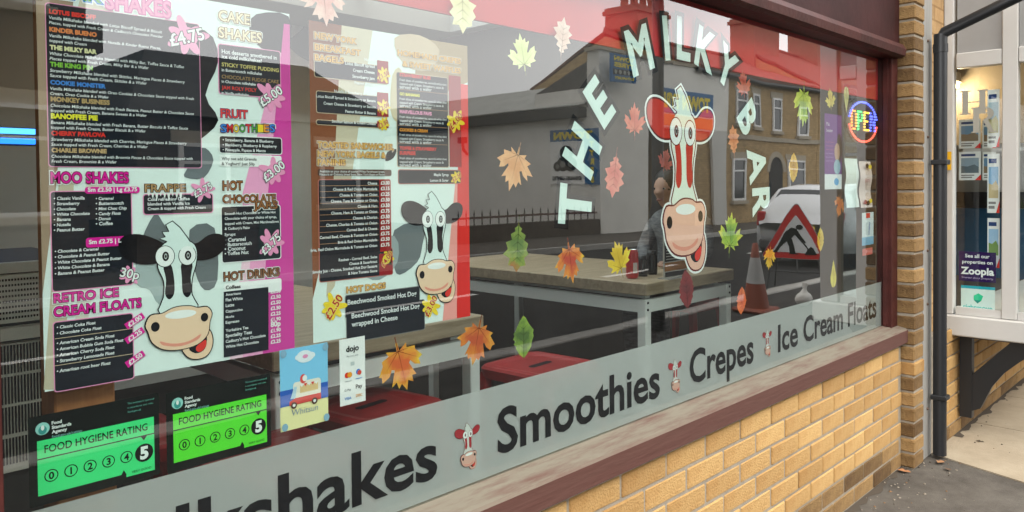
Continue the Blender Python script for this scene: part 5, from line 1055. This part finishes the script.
# dark low building with hipped roof, and the tall one at the left
lb = thing('hipped_building', (7.2, FY-3, 0), 'low dark building with a hipped slate roof reflected behind the posters', 'building')
q = MB(); q.box(4.75, 9.75, FY-6, FY, 0, 2.7, M_dkb); q.build('wall', lb)
x0, x1, y0, y1, ze, zr = 4.55, 10.3, FY-6.2, FY+.2, 2.68, 3.95
MB().add([(x0, y1, ze), (x1, y1, ze), (x1, y0, ze), (x0, y0, ze), (5.35, FY-1.2, zr), (8.7, FY-1.2, zr), (8.7, FY-4, zr), (5.35, FY-4, zr)], [(0, 1, 5, 4), (1, 2, 6, 5), (2, 3, 7, 6), (3, 0, 4, 7), (4, 5, 6, 7), (3, 2, 1, 0)], M_slate).build('roof', lb)
window(lb, 5.4, 6.3, 1.0, 2.2); window(lb, 8.2, 9.1, 1.0, 2.2); one('door', lb, mat('green_door', (.03, .07, .05), .5), 6.9, 7.8, FY-.02, FY+.03, 0, 2.1)
tb_ = thing('tall_building', (0, FY-4, 0), 'tall sooty brick building with toothed corner reflected in the milkshake poster', 'building')
q = MB(); q.box(-14, 4.02, FY-8, FY, 0, 9.5, M_dkb); q.build('wall', tb_)
for k in range(21):
    if k % 2 == 0: one('quoin', tb_, M_dkb, 4.02, 4.26, FY-.5, FY+.02, k*.45+.01, k*.45+.44)
MB().prism([(FY+.3, 9.4), (FY-4, 12.5), (FY-8.3, 9.4)], 'x', -14, 4.1, M_slate).build('roof', tb_)
for xw in (-10, -6.5, -3, .4, 2.4):
    for zw in (1.0, 4.2): window(tb_, xw, xw+1.1, zw, zw+1.7)

# lamp post
a = vy(657.5, 150, 2.85); lpz = thing('lamp_post', (a.x, a.y, 0), 'dark grey street lamp post reflected just left of the red cow', 'lamp post'); M_lp = mat('lamp_post_paint', (.055, .055, .055), .5, var=.15)
MB().lathe([(.085, 0), (.085, 1.1), (.062, 1.2), (.060, 5.8), (.03, 6.0)], (a.x, a.y, 0), M_lp, 16).build('column', lpz); MB().tube([(a.x, a.y, 5.8), (a.x, a.y-.4, 6.1), (a.x, a.y-1.1, 6.15)], .03, M_lp, 8).build('arm', lpz); MB().cbox(a.x-.12, a.x+.12, a.y-1.65, a.y-1.05, 6.08, 6.2, M_lp, .03).build('lantern', lpz)

# road works sign, sandbag, cone
b = vy(796, 252, 3.0); RS = Vector((b.x, b.y, 0)); nn = Vector((-.95, .31, 0)).normalized(); r_ = Vector((-nn.y, nn.x, 0)); r_ = -r_ if r_.dot(Vector((-.3, -.95, 0))) > 0 else r_
rs = thing('road_works_sign', RS, 'red bordered triangular road works sign on a folding frame', 'road sign')
zb = vy(796, 258, 3.0).z; S = .80; hh = S*.866
def PL(off): return lambda aa, bb, d: tuple(RS + r_*aa + nn*(off+d*12) + Vector((0, 0, bb)))
def tri(k, r0): # rounded triangle about its centroid
    out = []; c = zb+hh/3
    for ax in (210, 330, 90):
        cxr, czr = (S*.577*k-r0*2)*math.cos(R(ax)), c+(S*.577*k-r0*2)*math.sin(R(ax))
        for j in range(-60, 61, 20): out.append((cxr+r0*math.cos(R(ax+j)), czr+r0*math.sin(R(ax+j))))
    return out
pf = PL(0); q = MB(); t0 = tri(1.06, .03); n_ = len(t0); q.add([pf(x, z, 0) for x, z in t0]+[pf(x, z, -.0015) for x, z in t0], [list(range(n_)), list(range(2*n_-1, n_-1, -1))]+[(i, (i+1) % n_, n_+(i+1) % n_, n_+i) for i in range(n_)], mat('sign_back', (.3, .3, .3), .5)); q.build('plate', rs)
q = Print(parent=rs, plane=PL(.003)); q.poly(tri(1.03, .03), I('c8302c'), 0); q.poly(tri(.70, .012), I('d8dcdc'), 2)
K = I('101010'); c = zb+.05; s = S
def sh(pts): q.poly([(x*s, c+z*s) for x, z in pts], K, 4)
q.poly(ell(.045*s, c+.435*s, .040*s, .040*s), K, 4)
sh([(-.13, .36), (-.05, .43), (.02, .41), (.01, .34), (-.05, .25), (-.12, .22), (-.18, .28)]); sh([(-.05, .42), (.02, .39), (.07, .28), (.12, .20), (.10, .185), (.04, .26), (-.02, .33)]); sh([(-.17, .29), (-.09, .22), (-.20, .12), (-.27, .02), (-.33, .02), (-.30, .06), (-.25, .14)]); sh([(-.12, .24), (-.04, .25), (-.02, .13), (-.01, .02), (.03, .0), (-.08, .0), (-.08, .12)]); sh([(.00, .30), (.02, .29), (.17, .08), (.15, .07)]); sh([(.10, .0), (.30, .0), (.24, .10), (.19, .13), (.14, .08)]); q.end('printed_symbol')
def fp(x, z, d): return tuple(RS + r_*x + nn*d + Vector((0, 0, z)))
M_fr = mat('sign_frame', (.05, .05, .05), .5)
for sx in (-1, 1): MB().tube([fp(sx*.26, zb+.1, -.02), fp(sx*.34, .012, .06)], .012, M_fr, 8).build('leg', rs); MB().tube([fp(sx*.20, zb+.2, -.03), fp(sx*.30, .012, -.42)], .012, M_fr, 8).build('leg', rs)
MB().tube([fp(-.31, .25, .03), fp(.31, .25, .03)], .010, M_fr, 8).build('cross_bar', rs); MB().tube([fp(0, zb, -.01), fp(0, .25, .03)], .010, M_fr, 8).build('cross_bar', rs)
p = vz(803, 306, 0); sb = thing('sandbag', (p.x, p.y, 0), 'small pale sandbag at the foot of the road works sign', 'sandbag'); MB().sphere((p.x, p.y, .08), (.10, .09, .08), mat('sandbag_cloth', (.62, .62, .58), .9, bump=.6, bscale=20), 12, 8).build('bag', sb); MB().tube([(p.x, p.y, .13), (p.x+.01, p.y, .19), (p.x+.02, p.y, .25)], [.06, .022, .04], mat('sandbag_cloth', (.62, .62, .58), .9), 8).build('tied_neck', sb)
p = vz(756, 311, 0); cn = thing('traffic_cone', (p.x, p.y, 0), 'orange and white traffic cone beside the road works sign', 'traffic cone'); M_or = mat('cone_orange', (.26, .06, .028), .6); M_cw = mat('cone_white', (.42, .42, .41), .5)
MB().cbox(p.x-.20, p.x+.20, p.y-.20, p.y+.20, .0, .05, M_or, .02).build('base', cn); MB().lathe([(.15, .05), (.105, .30)], (p.x, p.y, 0), M_or, 16).lathe([(.055, .58), (.03, .74), (.0, .745)], (p.x, p.y, 0), M_or, 16).build('cone', cn); MB().lathe([(.106, .30), (.056, .58)], (p.x, p.y, 0), M_cw, 16).build('white_sleeve', cn)

# white car parked at the kerb, tail towards the shop window
M_car = mat('white_car_paint', (.55, .56, .56), .25, .5, coat=.6); M_cg = mat('car_glass', (.02, .024, .026), .05, .6); M_tyre = mat('tyre_rubber', (.015, .015, .015), .8); M_rim = mat('alloy', (.45, .45, .46), .35, metal=.8)
a = vy(766, 225, 5.2); cxr = a.x-.1; cyc = MY-4.55; zr = -.1
car = thing('parked_car', (cxr+2, cyc, zr), 'white hatchback car reflected behind the road works sign', 'car')
ST = [(0.0, .66, .50, .70, .75, .72, .78, .70), (.06, .78, .38, .80, .92, .78, .95, .74), (.25, .82, .28, .84, .98, .80, 1.12, .66), (.62, .84, .24, .86, .98, .80, 1.40, .60), (1.1, .84, .24, .86, .97, .80, 1.46, .60), (2.0, .84, .24, .86, .96, .80, 1.44, .60), (2.55, .84, .24, .86, .95, .80, 1.28, .63), (3.0, .84, .24, .85, .93, .78, .98, .70), (3.5, .82, .26, .83, .84, .76, .87, .70), (3.85, .74, .32, .76, .70, .70, .74, .60), (3.95, .62, .42, .62, .60, .60, .62, .5)]
vs = []; fs = []
for (x, wb, zbm, wm, zbelt, wbelt, zroof, wroof) in ST:
    for s_ in (-1, 1):
        pr = [(wb, zbm), (wm, (zbm+zbelt)/2), (wbelt, zbelt), (wroof, zroof-.03), (wroof-.14, zroof)]
        if s_ == -1: ring = [(-w_, z_) for w_, z_ in pr]
        else: ring = ring + [(w_, z_) for w_, z_ in pr[::-1]]
    vs += [(cxr+x, cyc+y_, zr+z_) for y_, z_ in ring]
for i in range(len(ST)-1):
    for k in range(10): fs.append((i*10+k, i*10+(k+1) % 10, (i+1)*10+(k+1) % 10, (i+1)*10+k))
fs += [tuple(range(10)), tuple(range(len(ST)*10-1, len(ST)*10-11, -1))]
MB().add(vs, fs, M_car, True).build('body', car)
P3 = lambda x, y, z: (cxr+x, cyc+y, zr+z)
MB().add([P3(.185, -.62, 1.02), P3(.185, .62, 1.02), P3(.545, .52, 1.36), P3(.545, -.52, 1.36)], [(0, 1, 2, 3)], M_cg).build('rear_window', car)
MB().add([P3(2.66, -.60, 1.24), P3(2.66, .60, 1.24), P3(2.98, .66, 1.01), P3(2.98, -.66, 1.01)], [(0, 1, 2, 3)], M_cg).build('windscreen', car)
for s_ in (-1, 1):
    for x0, x1, xt0, xt1 in ((.55, 1.35, .78, 1.35), (1.42, 2.75, 1.42, 2.35)): MB().add([P3(x0, s_*.818, .99), P3(x1, s_*.816, .99), P3(xt1, s_*.648, 1.37), P3(xt0, s_*.648, 1.38)], [(0, 1, 2, 3)], M_cg).build('side_window', car)
    MB().cbox(cxr+.02, cxr+.12, cyc+s_*.70-.09, cyc+s_*.70+.09, zr+.72, zr+.98, mat('tail_lamp', (.40, .01, .01), .3), .02).build('tail_light', car)
    for xw in (.75, 3.15):
        w = MB(); yc = cyc+s_*.80; w.tube([(cxr+xw, yc-.09, zr+.30), (cxr+xw, yc+.09, zr+.30)], .30, M_tyre, 20); ww = w.build('wheel', car); MB().tube([(cxr+xw, yc-.095, zr+.30), (cxr+xw, yc+.095, zr+.30)], .19, M_rim, 16).build('rim', ww)
    MB().cbox(cxr+2.35, cxr+2.5, cyc+s_*.93-.07, cyc+s_*.93+.07, zr+.98, zr+1.10, M_car, .03).build('door_mirror', car)
MB().cbox(cxr-.012, cxr+.03, cyc-.26, cyc+.26, zr+.62, zr+.73, I('e0c23c'), .004).build('number_plate', car); MB().cbox(cxr-.02, cxr+.2, cyc-.72, cyc+.72, zr+.30, zr+.48, mat('bumper_dark', (.05, .05, .05), .6), .03).build('bumper', car)

# ================================================================== NEIGHBOUR'S BAY: what is in its window
def bayplane(base): return lambda a, b, d: (base-d, -a, b)          # a runs towards the street, seen from the left
def bpx(px, py, X=4.682): p = on_x(px, py, X); return (-p.y, p.z)
def bcard(name, px0, py0, px1, py1, label, X=4.70, cat='card', m=None):
    a, b = bpx(px0, py0, X), bpx(px1, py1, X); t = thing(name, (X, -(a[0]+b[0])/2, b[1]), label, cat); q = Print(parent=t, plane=bayplane(X)); q.rect(a[0], b[1], b[0], a[1], m or I('e8ecec'), 0); q.end('sheet'); return t, q, a[0], b[0], b[1], a[1]
t = thing('glass_initials', (4.683, -.2, 1.6), 'grey serif initials H and R on the neighbouring bay glass', 'lettering'); q = Print(parent=t, plane=bayplane(4.6835)); LG = I('9a988e')
def serif_H(x0, z0, w, h):
    for x in (x0, x0+w*.72): q.rect(x, z0, x+w*.26, z0+h, LG, 1); q.rect(x-w*.10, z0, x+w*.36, z0+h*.05, LG, 2); q.rect(x-w*.10, z0+h*.95, x+w*.36, z0+h, LG, 2)
    q.rect(x0+w*.2, z0+h*.48, x0+w*.8, z0+h*.53, LG, 2)
a, b = bpx(960, 115), bpx(988, 89); serif_H(a[0]+.01, a[1], (b[0]-a[0])*.85, b[1]-a[1]); q.end('letter')
a, b = bpx(971, 133), bpx(997, 106); w, h = b[0]-a[0], b[1]-a[1]
q.rect(a[0]+w*.08, a[1], a[0]+w*.32, b[1], LG, 3); q.rect(a[0], a[1], a[0]+w*.42, a[1]+h*.05, LG, 4); q.rect(a[0], b[1]-h*.05, a[0]+w*.6, b[1], LG, 4)
o_ = [(a[0]+w*(.5+.38*math.cos(R(k))), a[1]+h*(.74+.26*math.sin(R(k)))) for k in range(90, -91, -15)]; i_ = [(a[0]+w*(.5+.16*math.cos(R(k))), a[1]+h*(.74+.21*math.sin(R(k)))) for k in range(-90, 91, 15)]
q.poly(o_+i_, LG, 3); q.poly([(a[0]+w*.45, a[1]+h*.5), (a[0]+w*.66, a[1]+h*.5), (a[0]+w*.88, a[1]+h*.04), (a[0]+w, a[1]+h*.04), (a[0]+w, a[1]), (a[0]+w*.72, a[1])], LG, 5); q.end('letter')
# portal signs
t, q, x0, x1, z0, z1 = bcard('property_sign', 959, 251, 996, 283, 'dark purple square sign with white words in the bay window', 4.69, 'sign', I('2f1a52')); w, h = x1-x0, z1-z0
q.text('See all our', (x0+x1)/2, z0+h*.80, W_, 3, w=w*.66, align='c', bold=.02); q.text('properties on', (x0+x1)/2, z0+h*.60, W_, 3, w=w*.82, align='c', bold=.02); q.text('Zoopla', (x0+x1)/2, z0+h*.24, W_, 3, w=w*.9, align='c', bold=.035); q.text('Smarter about property', (x0+x1)/2, z0+h*.09, I('c8b8d8'), 3, w=w*.85, align='c'); q.end('printed_words')
t, q, x0, x1, z0, z1 = bcard('property_sign', 961, 285, 995, 316, 'pale mint sign with teal bands and green emblem below the purple sign', 4.69, 'sign', I('dff0ea')); w, h = x1-x0, z1-z0; TE = I('2aa8b8')
q.rect(x0, z1-h*.10, x1, z1, TE, 1); q.rect(x0, z0, x1, z0+h*.08, TE, 1); q.poly([(x0+w*.38, z0+h*.66), (x0+w*.52, z0+h*.75), (x0+w*.66, z0+h*.66), (x0+w*.60, z0+h*.48), (x0+w*.5, z0+h*.40), (x0+w*.38, z0+h*.5)], I('3ccf9c'), 2); q.poly([(x0+w*.38, z0+h*.5), (x0+w*.58, z0+h*.5), (x0+w*.5, z0+h*.38)], I('2a9a8a'), 3); q.text('rightmove', (x0+x1)/2, z0+h*.17, I('58c8c0'), 3, w=w*.86, align='c', bold=.02); q.end('printed_words')
# hanging property cards
def prop(px0, py0, px1, py1, lab, X=4.95, sky_='6f93b4', roofc='8a7a66'):
    t, q, x0, x1, z0, z1 = bcard('property_card', px0, py0, px1, py1, lab, X, 'property card'); w, h = x1-x0, z1-z0
    q.rect(x0+w*.1, z0+h*.25, x1-w*.1, z0+h*.78, I(sky_), 1); q.poly([(x0+w*.1, z0+h*.25), (x1-w*.1, z0+h*.25), (x1-w*.1, z0+h*.45), (x0+w*.7, z0+h*.55), (x0+w*.4, z0+h*.48), (x0+w*.1, z0+h*.5)], I(roofc), 2)
    q.rect(x0+w*.1, z0+h*.84, x1-w*.25, z0+h*.92, I('30487a'), 1); q.rect(x0+w*.1, z0+h*.07, x0+w*.6, z0+h*.12, I('888888'), 1); q.rect(x0+w*.1, z0+h*.15, x0+w*.7, z0+h*.19, I('888888'), 1); q.poly([(x1-w*.28, z0), (x1, z0), (x1, z0+h*.2)], RED, 3); q.end('printed_picture')
prop(959, 120, 980.5, 148, 'framed house photo card in the upper row inside the bay'); prop(959, 152, 981, 180, 'framed house photo card in the lower row inside the bay', sky_='8fa4b4', roofc='60707a')
prop(982.5, 121, 996, 148, 'partly hidden house card right in the upper row inside the bay'); prop(982.5, 152, 996, 180, 'partly hidden house card right in the lower row inside the bay')
prop(987.5, 90, 999.5, 147, 'tall white property leaflet at the top right edge of the bay pane', 4.72, 'a8c0cc', 'b8b48a'); prop(987.5, 154, 999.5, 213, 'tall white property leaflet at mid right of the bay pane', 4.72, '8ab4d8', 'c8b890'); prop(987.5, 218, 999.5, 268, 'white property leaflet low at the right edge of the bay pane', 4.72, '9cc0e0', '7a9a58')
one('hanging_rail', None, mat('clear_rail', (.5, .5, .5), .3), 4.955, 4.965, -.60, -.05, on_x(970, 150.5, 4.96).z-.01, on_x(970, 149, 4.96).z, label='thin pale rail between the two rows of house cards', category='rail')
a = bpx(945.5, 152, 4.655); 
MB().box(4.645, 4.655, -.07, -.045, bpx(946, 170)[1], bpx(946, 152)[1], I('d8a82c')).build('yellow_tag', None, label='small yellow tag on the white bay frame beside the drainpipe', category='tag')
# the lit lamp
lp = on_x(955.5, 83, 5.3); sp_ = thing('spotlight', (lp.x, lp.y, lp.z), 'small warm spotlight glowing at the top of the bay pane', 'lamp')
MB().tube([(lp.x+.02, lp.y, lp.z+.06), (lp.x, lp.y, lp.z)], [.022, .032], mat('lamp_body', (.2, .19, .18), .4), 14).build('lamp_body', sp_); MB().tube([(lp.x+.02, lp.y, lp.z+.06), (lp.x+.04, lp.y, 2.62)], .006, M_black, 8).build('stem', sp_)
MB().sphere((lp.x-.004, lp.y, lp.z-.015), .022, mat('lamp_bulb', (1, .8, .5), .5, emit=(1.0, .72, .36), estr=6), 12, 8).build('bulb', sp_)
pl = bpy.data.lights.new('spotlight_glow', 'POINT'); pl.energy = 4; pl.color = (1, .74, .42); pl.shadow_soft_size = .03; plo = bpy.data.objects.new('spotlight_glow', pl); plo.location = (lp.x-.05, lp.y, lp.z-.05); COL.objects.link(plo); plo.parent = sp_; plo.location = (-.05, 0, -.05)
one('display_board', None, mat('cream_board', (.24, .20, .15), .8), lp.x+.08, lp.x+.10, -.55, .9, 1.62, 2.5, label='cream board behind the warm spotlight in the bay', category='board')

# ================================================================== GRIT AND LEAVES ON THE PAVEMENT
rd = random.Random(9); g = MB(); gm = [mat('grit_pale', (.26, .22, .17), .9), mat('grit_dark', (.06, .045, .03), .9), mat('grit_brown', (.20, .11, .05), .9)]
for i in range(260):
    if i < 150: x = rd.uniform(2.9, 4.5); y = -.03-abs(rd.gauss(0, .16)); zb = .001
    else: x = rd.uniform(4.5, 7.0); y = -rd.uniform(.10, .9); zb = .007
    r_ = rd.uniform(.0015, .006)*(1.5 if i % 11 == 0 else 1)
    g.add([(x-r_, y-r_*rd.random(), zb), (x+r_, y-r_, zb), (x+r_*.5, y+r_, zb), (x, y, zb+r_*.9)], [(0, 1, 3), (1, 2, 3), (2, 0, 3)], gm[rd.choice((0, 0, 1, 2))])
g.build('pavement_grit', None, label='grit and crumbs scattered on the pavement along the wall', category='grit', kind='stuff')
# damp dirt gathered where the wall meets the pavement
def dirt(x0, x1, yw, zb, seed):
    r_ = random.Random(seed); n = int((x1-x0)/.04); a = []; b = []
    for i in range(n+1): x = x0+(x1-x0)*i/n; a.append((x, yw, zb)); b.append((x, yw-.012-.035*r_.random()**2, zb))
    MB().add(a+b, [(i, i+1, n+2+i, n+1+i) for i in range(n)], gm[1]).build('wall_foot_dirt', None, kind='stuff', label='dark dirt line on the pavement along the foot of the wall' if seed == 1 else 'dark dirt line along the foot of the neighbouring wall', category='dirt')
dirt(1.5, 4.0, -.026, .0025, 1); dirt(4.66, 6.9, -.082, .009, 2)
def dry_leaf(px, py, s, rz, col, lab):
    p = on_z(px, py, .004); out = smooth_closed([(0, -1), (.5, -.6), (.35, -.2), (.7, .1), (.4, .5), (0, 1), (-.45, .45), (-.6, 0), (-.3, -.4)], 2); v = []
    for a, b in out: v.append((p.x+s*(a*math.cos(rz)-b*math.sin(rz)), p.y+s*(a*math.sin(rz)+b*math.cos(rz)), .006+s*.35*abs(a)+s*.2*max(0, b)))
    v.append((p.x, p.y, .008)); n = len(v)-1; MB().add(v, [(i, (i+1) % n, n) for i in range(n)], mat('dry_leaf_'+str(col), col, .8, var=.2, scale=60)).build('fallen_leaf', None, label=lab, category='leaf')
dry_leaf(904, 472, .030, .4, (.30, .13, .05), 'brown curled leaf at the foot of the brick pillar'); dry_leaf(941, 463, .032, 1.4, (.28, .14, .06), 'brown dead leaf at the foot of the drainpipe'); dry_leaf(948, 470, .022, 2.2, (.12, .07, .04), 'dark dead leaf lying just right of the drainpipe foot'); dry_leaf(980, 442, .020, .2, (.07, .05, .03), 'dark dead leaf on the pale slab under the bay')
